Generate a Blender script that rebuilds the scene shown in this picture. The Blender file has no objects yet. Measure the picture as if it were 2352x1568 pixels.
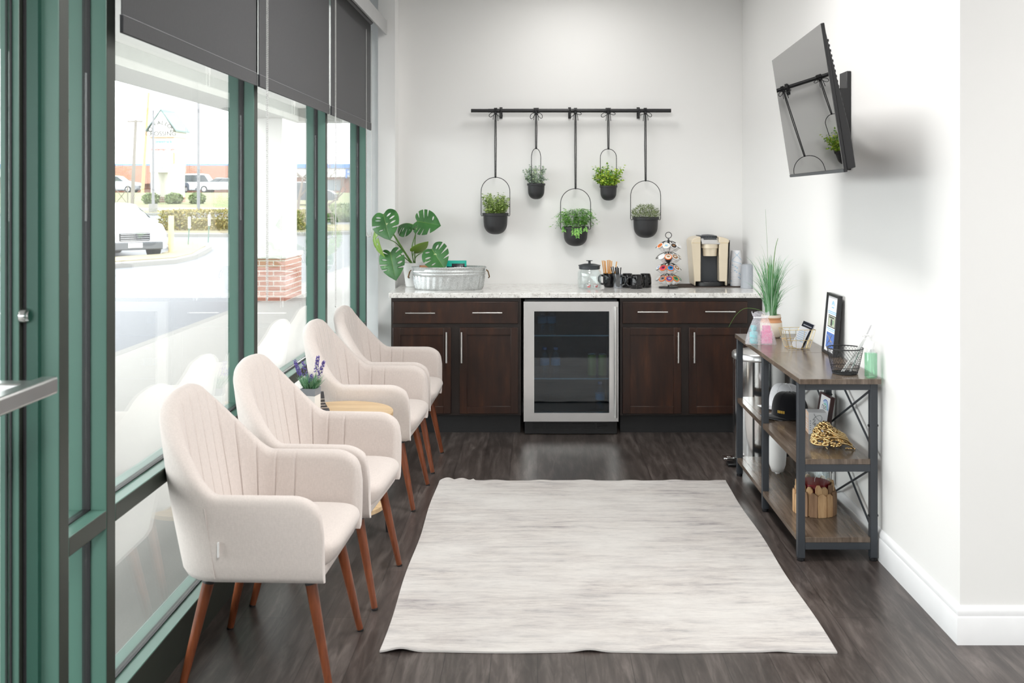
import bpy, bmesh, math, random
from mathutils import Vector, Matrix, Euler, noise
random.seed(7)
PI = math.pi
sc = bpy.context.scene
C = sc.collection

# ------------------------------------------------------------------ camera, world, lights, exposure
F = 2300.0; VX, VY = 1235.0, 450.0; H = 1.54          # focal length in px, vanishing point, eye height
cd = bpy.data.cameras.new('camera'); cam = bpy.data.objects.new('camera', cd); C.objects.link(cam)
cam.location = (0, 0, H); cam.rotation_euler = (PI/2, 0, 0)
cd.sensor_width = 36.0; cd.lens = 36.0*F/2352
cd.shift_x = (1176-VX)/2352; cd.shift_y = -(784-VY)/2352
cd.clip_start = 0.05; cd.clip_end = 600
cd.dof.use_dof = True; cd.dof.focus_distance = 5.6; cd.dof.aperture_fstop = 5.6
sc.camera = cam

w = bpy.data.worlds.new('world'); sc.world = w; w.use_nodes = True
bg = w.node_tree.nodes['Background']
bg.inputs[0].default_value = (0.96, 0.985, 1.0, 1); bg.inputs[1].default_value = 6.0

def area(name, loc, sx, sy, watts, rot=(0, 0, 0), col=(1, 0.985, 0.96), portal=False):
    l = bpy.data.lights.new(name, 'AREA'); l.shape = 'RECTANGLE'; l.size = sx; l.size_y = sy
    l.energy = watts; l.color = col
    if portal: l.cycles.is_portal = True
    o = bpy.data.objects.new(name, l); C.objects.link(o); o.location = loc; o.rotation_euler = rot
    return o
CEIL = 3.06
area('unseen_ceiling_light', (0.25, 6.35, CEIL-.02), .45, .45, 9)
area('unseen_ceiling_light', (0.25, 4.1, CEIL-.02), .6, 1.2, 56)  # this one and those below are unseen, added to fill the room with light
area('unseen_ceiling_light', (3.0, 2.0, CEIL-.02), .6, 1.2, 48)
area('unseen_ceiling_light', (0.25, 0.6, CEIL-.02), .6, 1.2, 78)
area('unseen_ceiling_light', (3.0, -1.4, CEIL-.02), .6, 1.2, 62)
for (y0, y1) in ((2.81, 4.16), (4.23, 5.56), (5.63, 6.86), (1.5, 2.4), (-2.8, 1.3)):
    area('window_portal', (-1.32, (y0+y1)/2, 1.55), 2.9, y1-y0, 1, rot=(0, -PI/2, 0), portal=True)

vs = sc.view_settings
sc.display_settings.display_device = 'sRGB'
vs.view_transform = 'Standard'; vs.look = 'None'; vs.exposure = 0.05; vs.gamma = 1.0
vs.use_curve_mapping = False
sc.cycles.use_denoising = True
sc.cycles.transparent_max_bounces = 24
sc.cycles.max_bounces = 10
sc.cycles.sample_clamp_indirect = 6.0
sc.cycles.caustics_reflective = False; sc.cycles.caustics_refractive = False

# ------------------------------------------------------------------ materials
def nmat(name):
    m = bpy.data.materials.new(name); m.use_nodes = True
    nt = m.node_tree; return m, nt, nt.nodes['Principled BSDF']
def setp(b, **k):
    for kk, v in k.items():
        i = b.inputs.get(kk.replace('_', ' '))
        if i is not None: i.default_value = v
def c4(c): return (c[0], c[1], c[2], 1)
def mat(name, c, rough=.5, metal=0.0, bump=0.0, bscale=200, **k):
    m, nt, b = nmat(name)
    setp(b, Base_Color=c4(c), Roughness=rough, Metallic=metal, **k)
    tc = nt.nodes.new('ShaderNodeTexCoord'); n = nt.nodes.new('ShaderNodeTexNoise')
    n.inputs['Scale'].default_value = bscale; n.inputs['Detail'].default_value = 3
    nt.links.new(tc.outputs['Object'], n.inputs['Vector'])
    if bump:
        bp = nt.nodes.new('ShaderNodeBump'); bp.inputs['Strength'].default_value = bump
        bp.inputs['Distance'].default_value = .002
        nt.links.new(n.outputs[0], bp.inputs['Height']); nt.links.new(bp.outputs[0], b.inputs['Normal'])
    else:                                   # faint tonal irregularity
        mx = nt.nodes.new('ShaderNodeMix'); mx.data_type = 'RGBA'
        mx.inputs[6].default_value = c4([v*.94 for v in c]); mx.inputs[7].default_value = c4([min(1, v*1.05) for v in c])
        n.inputs['Scale'].default_value = 9
        nt.links.new(n.outputs[0], mx.inputs[0]); nt.links.new(mx.outputs[2], b.inputs['Base Color'])
    return m
def ramp(nt, src, stops):
    r = nt.nodes.new('ShaderNodeValToRGB'); e = r.color_ramp.elements
    while len(e) < len(stops): e.new(.5)
    for el, (p, c) in zip(e, stops): el.position = p; el.color = c4(c)
    nt.links.new(src, r.inputs[0]); return r.outputs[0]
def tex(nt, scale=(1, 1, 1), nscale=5, detail=6, rough=.6, rot=(0, 0, 0), dist=0):
    tc = nt.nodes.new('ShaderNodeTexCoord'); mp = nt.nodes.new('ShaderNodeMapping')
    mp.inputs['Scale'].default_value = scale; mp.inputs['Rotation'].default_value = rot
    n = nt.nodes.new('ShaderNodeTexNoise'); n.inputs['Scale'].default_value = nscale
    n.inputs['Detail'].default_value = detail; n.inputs['Roughness'].default_value = rough
    n.inputs['Distortion'].default_value = dist
    nt.links.new(tc.outputs['Object'], mp.inputs[0]); nt.links.new(mp.outputs[0], n.inputs[0])
    return n.outputs[0]
def mixc(nt, fac, a, b, mode='MIX'):
    mx = nt.nodes.new('ShaderNodeMix'); mx.data_type = 'RGBA'; mx.blend_type = mode
    for i, v in ((0, fac), (6, a), (7, b)):
        if hasattr(v, 'is_output'): nt.links.new(v, mx.inputs[i])
        else: mx.inputs[i].default_value = v if i == 0 else c4(v)
    return mx.outputs[2]
def bumpit(nt, b, h, s=.3, d=.002):
    bp = nt.nodes.new('ShaderNodeBump'); bp.inputs['Strength'].default_value = s; bp.inputs['Distance'].default_value = d
    nt.links.new(h, bp.inputs['Height']); nt.links.new(bp.outputs[0], b.inputs['Normal'])
def grain(name, stops, scale, nscale, rough=.4, bump=.1, detail=7, dist=0, **k):
    m, nt, b = nmat(name); n = tex(nt, scale, nscale, detail, .62, dist=dist)
    nt.links.new(ramp(nt, n, stops), b.inputs['Base Color']); setp(b, Roughness=rough, **k)
    if bump: bumpit(nt, b, n, bump)
    return m

def m_floor():
    m, nt, b = nmat('dark vinyl planks')
    tc = nt.nodes.new('ShaderNodeTexCoord'); mp = nt.nodes.new('ShaderNodeMapping')
    mp.inputs['Rotation'].default_value = (0, 0, PI/2)
    br = nt.nodes.new('ShaderNodeTexBrick'); br.offset = .37
    for k, v in (('Scale', 1), ('Mortar Size', .0012), ('Brick Width', 1.22), ('Row Height', .155), ('Bias', 0), ('Mortar Smooth', .1)):
        br.inputs[k].default_value = v
    br.inputs['Color1'].default_value = c4((.2,)*3); br.inputs['Color2'].default_value = c4((.8,)*3); br.inputs['Mortar'].default_value = c4((0,)*3)
    nt.links.new(tc.outputs['Object'], mp.inputs[0]); nt.links.new(mp.outputs[0], br.inputs['Vector'])
    n1 = tex(nt, (14, 1.6, 1), 2.2, 8, .68, dist=.6); n2 = tex(nt, (5, 1.2, 1), 1.4, 5, .6, dist=.4)
    base = ramp(nt, n1, ((.28, (.026, .0205, .0185)), (.5, (.062, .051, .047)), (.72, (.135, .118, .11))))
    cloud = ramp(nt, n2, ((.3, (.6, .57, .55)), (.7, (1.25, 1.22, 1.2))))
    col = mixc(nt, 1.0, base, cloud, 'MULTIPLY')
    pl = ramp(nt, br.outputs['Color'], ((0, (.35,)*3), (.2, (.82,)*3), (.8, (1.12,)*3)))
    col = mixc(nt, 1.0, col, pl, 'MULTIPLY')
    nt.links.new(col, b.inputs['Base Color'])
    setp(b, Roughness=.31, Specular_IOR_Level=.5)
    bumpit(nt, b, n1, .12, .002)
    return m
def m_rug():
    m, nt, b = nmat('distressed grey rug pile')
    n1 = tex(nt, (1.0, 6.5, 1), 3.6, 9, .76, dist=.4); n2 = tex(nt, (.7, 1.2, 1), 2.6, 4, .6); n3 = tex(nt, (5, 42, 1), 3.2, 6, .75)
    a = ramp(nt, n1, ((.335, (.27, .26, .275)), (.445, (.46, .44, .44)), (.54, (.57, .55, .535)), (.72, (.69, .675, .66))))
    k = ramp(nt, n2, ((.33, (0, 0, 0)), (.71, (1, 1, 1))))
    s = ramp(nt, n3, ((.30, (.66, .65, .67)), (.50, (1.0, 1.0, 1.0))))
    st = mixc(nt, 1.0, (.60, .58, .56), s, 'MULTIPLY')
    col = mixc(nt, k, mixc(nt, 1.0, mixc(nt, 1.0, a, (.93, .905, .885), 'MULTIPLY'), ramp(nt, n3, ((.28, (.78, .77, .79)), (.52, (1, 1, 1)))), 'MULTIPLY'), mixc(nt, .45, st, (.645, .625, .605)))
    nt.links.new(col, b.inputs['Base Color']); setp(b, Roughness=.95, Specular_IOR_Level=.15)
    n4 = tex(nt, (1, 1, 1), 500, 2, .5); bumpit(nt, b, n4, .5, .002)
    return m
def m_granite():
    m, nt, b = nmat('white speckled granite')
    n1 = tex(nt, (1, 1, 1), 26, 8, .7, dist=.5); n2 = tex(nt, (1, 1, 1), 95, 3, .6); n3 = tex(nt, (1, 1, 1), 60, 4, .65, dist=1.0)
    a = ramp(nt, n1, ((.33, (.50, .48, .46)), (.46, (.78, .76, .73)), (.6, (.88, .87, .85))))
    s = ramp(nt, n2, ((.33, (.45, .44, .44)), (.40, (1, 1, 1))))
    d = ramp(nt, n3, ((.31, (.05, .045, .05)), (.36, (1, 1, 1))))
    col = mixc(nt, 1, mixc(nt, 1, a, s, 'MULTIPLY'), d, 'MULTIPLY')
    nt.links.new(col, b.inputs['Base Color']); setp(b, Roughness=.07)
    return m
def m_fabric(name, c, s=.07):
    m, nt, b = nmat(name)
    tc = nt.nodes.new('ShaderNodeTexCoord')
    n = tex(nt, (1, 1, .25), 260, 3, .7); n2 = tex(nt, (.3, .3, 1), 300, 3, .7); n3 = tex(nt, (1, 1, 1), 7, 3, .5)
    a = ramp(nt, n, ((.3, [v*(1-2.2*s) for v in c]), (.7, [min(1, v*(1+s)) for v in c])))
    k = ramp(nt, n2, ((.3, (1-2*s,)*3), (.7, (1+s*.6,)*3)))
    nt.links.new(mixc(nt, 1, a, k, 'MULTIPLY'), b.inputs['Base Color'])
    setp(b, Roughness=.95, Specular_IOR_Level=.1); b.inputs['Sheen Weight'].default_value = .25
    bumpit(nt, b, n, .25, .001)
    return m
def m_glass(name='clear pane', tint=(1, 1, 1), f0=.04, rough=0.0, gcol=(1, 1, 1)):
    m = bpy.data.materials.new(name); m.use_nodes = True; nt = m.node_tree
    nt.nodes.remove(nt.nodes['Principled BSDF']); out = nt.nodes['Material Output']
    t = nt.nodes.new('ShaderNodeBsdfTransparent'); t.inputs[0].default_value = c4(tint)
    g = nt.nodes.new('ShaderNodeBsdfGlossy'); g.inputs['Roughness'].default_value = rough; g.inputs[0].default_value = c4(gcol)
    lw = nt.nodes.new('ShaderNodeLayerWeight'); lw.inputs[0].default_value = .5
    p = nt.nodes.new('ShaderNodeMath'); p.operation = 'POWER'; p.inputs[1].default_value = 5
    a = nt.nodes.new('ShaderNodeMath'); a.operation = 'MULTIPLY_ADD'; a.inputs[1].default_value = 1-f0; a.inputs[2].default_value = f0
    mx = nt.nodes.new('ShaderNodeMixShader'); L = nt.links.new
    L(lw.outputs['Facing'], p.inputs[0]); L(p.outputs[0], a.inputs[0]); L(a.outputs[0], mx.inputs[0])
    L(t.outputs[0], mx.inputs[1]); L(g.outputs[0], mx.inputs[2]); L(mx.outputs[0], out.inputs[0])
    return m
def m_leaf(name, stops, rough=.45, trans=0.0):
    m, nt, b = nmat(name); g = nt.nodes.new('ShaderNodeNewGeometry')
    nt.links.new(ramp(nt, g.outputs['Random Per Island'], stops), b.inputs['Base Color']); setp(b, Roughness=rough)
    return m
def m_monstera():
    m, nt, b = nmat('variegated monstera leaf')
    n = tex(nt, (1, 1, 1), 24, 3, .6); n2 = tex(nt, (1, 1, 1), 9, 3, .6)
    a = ramp(nt, n2, ((.35, (.022, .10, .022)), (.65, (.06, .20, .05))))
    k = ramp(nt, n, ((.68, (0, 0, 0)), (.72, (1, 1, 1))))
    nt.links.new(mixc(nt, k, a, (.50, .58, .30)), b.inputs['Base Color']); setp(b, Roughness=.35)
    return m
def m_brick(name, c1, c2, mo, sc_=1):
    m, nt, b = nmat(name)
    tc = nt.nodes.new('ShaderNodeTexCoord'); mp = nt.nodes.new('ShaderNodeMapping'); mp.inputs['Rotation'].default_value = (PI/2, 0, 0)
    br = nt.nodes.new('ShaderNodeTexBrick'); br.inputs['Scale'].default_value = sc_
    br.inputs['Brick Width'].default_value = .21; br.inputs['Row Height'].default_value = .075; br.inputs['Mortar Size'].default_value = .008
    for k, v in (('Color1', c1), ('Color2', c2), ('Mortar', mo)): br.inputs[k].default_value = c4(v)
    nt.links.new(tc.outputs['Object'], mp.inputs[0]); nt.links.new(mp.outputs[0], br.inputs[0]); nt.links.new(br.outputs[0], b.inputs['Base Color'])
    setp(b, Roughness=.9); return m
def m_galv():
    m, nt, b = nmat('galvanised steel')
    v = nt.nodes.new('ShaderNodeTexVoronoi'); v.inputs['Scale'].default_value = 210
    tc = nt.nodes.new('ShaderNodeTexCoord'); nt.links.new(tc.outputs['Object'], v.inputs[0])
    nt.links.new(ramp(nt, v.outputs['Color'], ((.2, (.50, .52, .52)), (.8, (.66, .68, .68)))), b.inputs['Base Color'])
    setp(b, Metallic=.85, Roughness=.38); return m

M = dict(
    wall=mat('white wall paint', (.86, .855, .845), .65, bump=.05, bscale=350),
    ceil=mat('white ceiling paint', (.85, .85, .84), .8), trim=mat('white satin trim', (.88, .885, .90), .35),
    floor=m_floor(), rug=m_rug(), granite=m_granite(), rugback=mat('rug edge binding', (.62, .60, .58), .95),
    espresso=grain('espresso stained wood', ((.3, (.014, .0052, .003)), (.55, (.032, .0115, .006)), (.8, (.075, .026, .011))), (6, 6, 1), 3.2, .33, .05),
    carcass=grain('dark cabinet frame wood', ((.3, (.010, .006, .005)), (.7, (.024, .014, .011))), (5, 5, 1), 3, .4, .05),
    toe=mat('black vinyl toe kick', (.010, .010, .011), .5),
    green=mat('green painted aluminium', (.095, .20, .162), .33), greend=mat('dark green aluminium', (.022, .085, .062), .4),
    room_face=mat('dark aluminium room face', (.034, .041, .033), .42), gasket=mat('black rubber gasket', (.012, .012, .014), .5),
    glass=m_glass('window glass', (.97, .985, .975), .036), jar=m_glass('clear jar glass', (.95, .97, .97), .06),
    tint=m_glass('tinted fridge glass', (.42, .54, .62), .06), smoke=m_glass('smoky plastic', (.80, .82, .85), .10, .15),
    shade=m_fabric('charcoal shade fabric', (.050, .051, .055), .05), hem=mat('shade hem', (.20, .20, .21), .6),
    chain=mat('pale bead chain', (.62, .62, .61), .35), valance=mat('grey aluminium valance', (.50, .50, .50), .42, .2),
    linen=m_fabric('beige linen upholstery', (.69, .62, .585), .028), tag=mat('white care tag', (.85, .85, .85), .7),
    walnut=grain('walnut stained leg', ((.3, (.10, .026, .010)), (.7, (.24, .068, .026))), (30, 30, 1.5), 2, .3, .03),
    black=mat('black satin metal', (.014, .014, .016), .42), charcoal=mat('charcoal powder coated steel', (.035, .040, .048), .42),
    blackp=mat('black plastic', (.010, .010, .011), .35), blackg=mat('glossy black ceramic', (.006, .006, .007), .06),
    pot=mat('matt black planter', (.020, .020, .022), .5, bump=.25, bscale=600), steel=mat('brushed stainless steel', (.80, .79, .79), .30, 1.0),
    nickel=mat('satin nickel', (.78, .77, .75), .28, 1.0), chrome=mat('polished steel', (.82, .82, .82), .12, 1.0),
    gold=mat('champagne gold plastic', (.76, .66, .51), .3, .25), goldm=mat('gold metal', (.72, .52, .26), .2, 1.0), brasswire=mat('brass wire', (.80, .62, .30), .28, 1.0),
    birch=grain('pale birch veneer', ((.3, (.55, .37, .20)), (.7, (.72, .53, .32))), (2, 14, 14), 2.5, .4, .03),
    oak=grain('grey brown laminate', ((.3, (.075, .052, .038)), (.55, (.14, .105, .08)), (.75, (.21, .165, .13))), (22, 1.2, 4), 3, .22, .04),
    white=mat('white ceramic', (.88, .88, .875), .35), whitep=mat('white plastic', (.83, .83, .83), .4), cream=mat('cream ceramic', (.72, .64, .54), .55),
    grey=mat('grey concrete band', (.26, .28, .31), .8), terra=mat('terracotta band', (.52, .25, .12), .7), soil=mat('dark potting soil', (.03, .022, .016), .95, bump=.6, bscale=150),
    galv=m_galv(), monstera=m_monstera(), lime=mat('young monstera leaf', (.20, .34, .05), .4), stem=mat('green stem', (.10, .22, .04), .5),
    lav=m_leaf('lavender florets', ((0, (.12, .08, .36)), (1, (.30, .22, .62)))), lavleaf=m_leaf('lavender leaves', ((0, (.06, .22, .09)), (1, (.26, .46, .30)))),
    brown=mat('woven brown mat', (.055, .035, .027), .8, bump=.8, bscale=260), amber=mat('amber stirrer', (.72, .32, .04), .4), screen=m_glass('tv screen glass', (0, 0, 0), .22),
    tvblack=mat('tv black plastic', (.016, .016, .018), .4), paper=mat('white paper', (.84, .84, .86), .7), blue=mat('blue print', (.10, .20, .55), .6), sky=mat('light blue print', (.25, .55, .80), .6),
    teal=mat('teal print', (.0, .48, .36), .5), tealp=mat('teal bottle plastic', (.08, .50, .55), .4), pinkp=mat('pink bottle plastic', (.85, .22, .45), .4), red=mat('red print', (.75, .05, .05), .5), organza=None,
    orange=mat('orange print', (.85, .20, .04), .5), purple=mat('purple print', (.09, .03, .22), .5), pgreen=mat('green print', (.05, .30, .12), .5), pbrown=mat('brown print', (.33, .16, .06), .5), pcream=mat('cream print', (.78, .74, .66), .5),
    navy=mat('black pouch film', (.015, .017, .025), .25), mahogany=mat('mahogany frame', (.045, .012, .012), .3), peach=mat('peach print', (.80, .56, .42), .6), money=mat('pale green print', (.50, .54, .42), .7), gold_thread=mat('gold thread', (.65, .42, .08), .6),
    capw=m_fabric('white cotton twill', (.88, .88, .92), .03), capb=m_fabric('black cotton twill', (.012, .012, .015), .03), wax=mat('red candle wax', (.35, .015, .03), .4),
    drift=grain('split driftwood', ((.3, (.40, .22, .10)), (.7, (.66, .44, .24))), (14, 14, 2), 3, .8, .3), drift2=grain('brown driftwood', ((.3, (.18, .10, .055)), (.7, (.36, .22, .13))), (14, 14, 2), 3, .8, .3),
    sanit=m_glass('green sanitiser gel', (.66, .92, .75), .05), lime_can=mat('lime drink can', (.42, .45, .05), .3, .4), clearb=m_glass('clear bottle', (.75, .85, .95), .12), fridge_in=mat('dark fridge liner', (.012, .015, .018), .5),
    walk=mat('sidewalk concrete', (.30, .288, .275), .9, bump=.3, bscale=90), conc=mat('pale concrete', (.25, .242, .232), .9, bump=.3, bscale=90), asphalt=mat('worn asphalt', (.175, .178, .192), .9, bump=.3, bscale=90), lawn=grain('winter lawn', ((.35, (.20, .18, .095)), (.65, (.155, .19, .08))), (1, 1, 1), .25, .95, 0), tan=mat('tan dry grass', (.24, .205, .13), .95),
    stucco=mat('white stucco', (.60, .59, .565), .9, bump=.2, bscale=60), beam=mat('grey stucco beam', (.36, .36, .335), .9), brick=m_brick('red brick', (.31, .125, .09), (.37, .175, .125), (.46, .43, .39)), fbrick=m_brick('far red brick', (.32, .125, .085), (.36, .16, .11), (.4, .33, .28)),
    signw=mat('white sign paint', (.75, .74, .70), .7), signroof=mat('pale green metal roof', (.15, .22, .22), .6), bluestripe=mat('blue fascia', (.13, .24, .55), .6), yellow=mat('yellow border', (.75, .50, .08), .6), bollard=mat('cream bollard', (.66, .52, .26), .7),
    pole=mat('galvanised pole', (.20, .20, .21), .6), wood=mat('weathered pole', (.21, .19, .17), .9), carw=mat('white car paint', (.72, .73, .75), .25), cars=mat('silver car paint', (.42, .44, .47), .25, .3), card=mat('dark car paint', (.05, .06, .08), .25), tyre=mat('tyre rubber', (.02, .02, .022), .8), carglass=mat('car window', (.05, .06, .07), .08), hub=mat('alloy wheel', (.5, .5, .52), .3, .8), bump_grey=mat('grey bumper plastic', (.10, .105, .115), .6), fwin=mat('far shop window', (.20, .24, .27), .2),
    hedge=m_leaf('dry hedge leaves', ((0, (.16, .13, .04)), (.6, (.26, .24, .07)), (1, (.36, .25, .07)))), shrub=m_leaf('green shrub leaves', ((0, (.08, .13, .04)), (1, (.18, .22, .08)))), bark=mat('grey bark', (.18, .15, .13), .9), magenta=mat('magenta print', (.55, .03, .12), .5), bluep=mat('bright blue print', (.02, .25, .65), .5), silver=mat('silver foil', (.6, .6, .62), .3, .8), fig=mat('dark grey ornament', (.05, .052, .06), .4),
)
def m_organza():
    m = bpy.data.materials.new('white organza'); m.use_nodes = True; nt = m.node_tree
    nt.nodes.remove(nt.nodes['Principled BSDF']); out = nt.nodes['Material Output']
    t = nt.nodes.new('ShaderNodeBsdfTransparent'); d = nt.nodes.new('ShaderNodeBsdfDiffuse'); d.inputs[0].default_value = (.88, .87, .93, 1)
    mx = nt.nodes.new('ShaderNodeMixShader'); n = tex(nt, (1, 1, 1), 60, 3, .6)
    r = ramp(nt, n, ((.3, (.20,)*3), (.7, (.36,)*3))); nt.links.new(r, mx.inputs[0]); nt.links.new(t.outputs[0], mx.inputs[1]); nt.links.new(d.outputs[0], mx.inputs[2]); nt.links.new(mx.outputs[0], out.inputs[0])
    return m
def m_frost(name, c, k):
    m = bpy.data.materials.new(name); m.use_nodes = True; nt = m.node_tree; b = nt.nodes['Principled BSDF']; out = nt.nodes['Material Output']
    setp(b, Base_Color=c4(c), Roughness=.3); t = nt.nodes.new('ShaderNodeBsdfTransparent'); mx = nt.nodes.new('ShaderNodeMixShader'); mx.inputs[0].default_value = k
    nt.links.new(t.outputs[0], mx.inputs[1]); nt.links.new(b.outputs[0], mx.inputs[2]); nt.links.new(mx.outputs[0], out.inputs[0]); return m
M['organza'] = m_organza(); M['frost'] = m_frost('frosted grey plastic', (.55, .58, .63), .55); M['bronze'] = mat('dark bronze wire', (.16, .095, .05), .35, .8)
def smooth_path(pts, n=6):
    pts = [Vector(p) for p in pts]; out = []
    for i in range(len(pts)-1):
        a = pts[max(0, i-1)]; b = pts[i]; c = pts[i+1]; d = pts[min(len(pts)-1, i+2)]
        for k in range(n):
            t = k/n; out.append(.5*((2*b)+(c-a)*t+(2*a-5*b+4*c-d)*t*t+(3*b-a-3*c+d)*t**3))
    return out+[pts[-1]]

# ------------------------------------------------------------------ helpers
def at(x, y, d): return Vector(((x-VX)/F*d, d, H-(y-VY)/F*d))   # picture point at a given depth -> world
class MB:
    def __init__(s): s.bm = bmesh.new(); s.mi = 0
    def _f(s, vs):
        try:
            f = s.bm.faces.new(vs); f.material_index = s.mi; return f
        except ValueError: return None
    def box(s, x0, x1, y0, y1, z0, z1, m=None):
        v = [Vector((x, y, z)) for x in (x0, x1) for y in (y0, y1) for z in (z0, z1)]
        if m is not None: v = [m @ p for p in v]
        v = [s.bm.verts.new(p) for p in v]
        for q in ((0, 1, 3, 2), (4, 6, 7, 5), (0, 4, 5, 1), (2, 3, 7, 6), (0, 2, 6, 4), (1, 5, 7, 3)): s._f([v[i] for i in q])
        return s
    def tube(s, pts, r, n=8, closed=False, caps=True, flat=1.0):
        pts = [Vector(p) for p in pts]; N = len(pts)
        rs = r if isinstance(r, (list, tuple)) else [r]*N
        rings = []; up = None
        for i, p in enumerate(pts):
            a = pts[(i-1) % N] if (i > 0 or closed) else p; b = pts[(i+1) % N] if (i < N-1 or closed) else p
            t = (b-a)
            if t.length < 1e-9: t = Vector((0, 0, 1))
            t.normalize()
            if up is None:
                up = Vector((0, 0, 1)) if abs(t.z) < .9 else Vector((1, 0, 0))
            u = (up - t*up.dot(t))
            if u.length < 1e-6: u = t.orthogonal()
            u.normalize(); up = u; v = t.cross(u)
            rings.append([s.bm.verts.new(p + (u*math.cos(2*PI*k/n)*flat + v*math.sin(2*PI*k/n))*rs[i]) for k in range(n)])
        for i in range(N if closed else N-1):
            A, B = rings[i], rings[(i+1) % N]
            for k in range(n): s._f([A[k], A[(k+1) % n], B[(k+1) % n], B[k]])
        if caps and not closed: s._f(rings[0][::-1]); s._f(rings[-1])
        return s
    def lathe(s, prof, loc=(0, 0, 0), n=24, m=None, sx=1, sy=1, wob=None):
        loc = Vector(loc); rings = []
        for (r, z) in prof:
            if r < 1e-6: pts = [Vector((0, 0, z))]
            else: pts = [Vector((r*math.cos(2*PI*k/n)*sx*(wob(k, z) if wob else 1), r*math.sin(2*PI*k/n)*sy*(wob(k, z) if wob else 1), z)) for k in range(n)]
            if m is not None: pts = [m @ p for p in pts]
            rings.append([s.bm.verts.new(p+loc) for p in pts])
        for A, B in zip(rings, rings[1:]):
            for k in range(n):
                a = [A[k % len(A)], A[(k+1) % len(A)]] if len(A) > 1 else [A[0]]
                b = [B[(k+1) % len(B)], B[k % len(B)]] if len(B) > 1 else [B[0]]
                if len(a)+len(b) > 2: s._f(a+b)
        if len(rings[0]) > 1: s._f(rings[0][::-1])
        if len(rings[-1]) > 1: s._f(rings[-1])
        return s
    def grid(s, fn, nu, nv, cu=False, cv=False, skip=None):
        vv = [[s.bm.verts.new(fn(i/(nu if cu else nu-1), j/(nv if cv else nv-1))) for j in range(nv)] for i in range(nu)]
        for i in range(nu if cu else nu-1):
            for j in range(nv if cv else nv-1):
                if skip and skip(i, j): continue
                s._f([vv[i][j], vv[(i+1) % nu][j], vv[(i+1) % nu][(j+1) % nv], vv[i][(j+1) % nv]])
        return vv
    def poly(s, pts, dvec=None):
        a = [s.bm.verts.new(Vector(p)) for p in pts]
        if dvec is None: s._f(a); return s
        b = [s.bm.verts.new(Vector(p)+Vector(dvec)) for p in pts]; n = len(a)
        s._f(a[::-1]); s._f(b)
        for i in range(n): s._f([a[i], a[(i+1) % n], b[(i+1) % n], b[i]])
        return s
    def ball(s, c, r, sc3=(1, 1, 1), n=12, m=2):
        prof = [(math.sin(PI*i/(n//2))*r, -math.cos(PI*i/(n//2))*r) for i in range(n//2+1)]
        prof[0] = (0, -r); prof[-1] = (0, r)
        s.lathe(prof, c, n, Matrix.Diagonal(sc3)); return s
    def leaf(s, p, d, nrm, l, wd, fold=.15):
        d = d.normalized(); sd = d.cross(nrm)
        if sd.length < 1e-5: sd = d.orthogonal()
        sd.normalize(); nn = sd.cross(d)
        a = s.bm.verts.new(p); b = s.bm.verts.new(p+d*l*.45+sd*wd+nn*fold*wd); c = s.bm.verts.new(p+d*l-nn*l*.12); e = s.bm.verts.new(p+d*l*.45-sd*wd+nn*fold*wd); k = s.bm.verts.new(p+d*l*.5)
        s._f([a, b, k]); s._f([b, c, k]); s._f([c, e, k]); s._f([e, a, k]); return s
    def build(s, name, mats, parent=None, smooth=35, bevel=0, loc=None, segs=2, solid=0):
        bmesh.ops.recalc_face_normals(s.bm, faces=s.bm.faces[:]) if not solid else None
        me = bpy.data.meshes.new(name)
        s.bm.to_mesh(me); s.bm.free()
        for m_ in (mats if isinstance(mats, (list, tuple)) else [mats]): me.materials.append(M[m_] if isinstance(m_, str) else m_)
        if smooth:
            me.polygons.foreach_set('use_smooth', [True]*len(me.polygons)); me.set_sharp_from_angle(angle=math.radians(smooth))
        o = bpy.data.objects.new(name, me); C.objects.link(o)
        if parent is not None: o.parent = parent
        if loc is not None: o.location = loc
        if bevel:
            b = o.modifiers.new('bevel', 'BEVEL'); b.width = bevel; b.segments = segs; b.limit_method = 'ANGLE'; b.angle_limit = math.radians(40)
            b.harden_normals = False
        if solid:
            b = o.modifiers.new('solid', 'SOLIDIFY'); b.thickness = solid
        return o
def tag(o, label, cat, group=None, kind=None):
    if label: o['label'] = label
    if cat: o['category'] = cat
    if group: o['group'] = group
    if kind: o['kind'] = kind
    return o
def struct(o): o['kind'] = 'structure'; return o
def thing(name, label, cat, loc=(0, 0, 0), rz=0, group=None):
    o = bpy.data.objects.new(name, None); o.empty_display_size = .05; C.objects.link(o)
    o.location = loc; o.rotation_euler = (0, 0, rz); return tag(o, label, cat, group)
def sempty(name, loc=(0, 0, 0)):
    o = bpy.data.objects.new(name, None); C.objects.link(o); o.location = loc; return struct(o)
KIDS = {}
def dup(root, loc, rz=None, label=None, group=None):
    def cp(o, par):
        c = o.copy(); C.objects.link(c)
        if par is not None: c.parent = par
        for ch in [k for k in bpy.data.objects if k.parent == o]: cp(ch, c)
        return c
    r = cp(root, None); r.location = loc
    if rz is not None: r.rotation_euler = (0, 0, rz)
    if label: r['label'] = label
    if group: r['group'] = group
    return r
def bx(name, mats, x0, x1, y0, y1, z0, z1, parent=None, bevel=0): return MB().box(x0, x1, y0, y1, z0, z1).build(name, mats, parent, 35, bevel)
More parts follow.
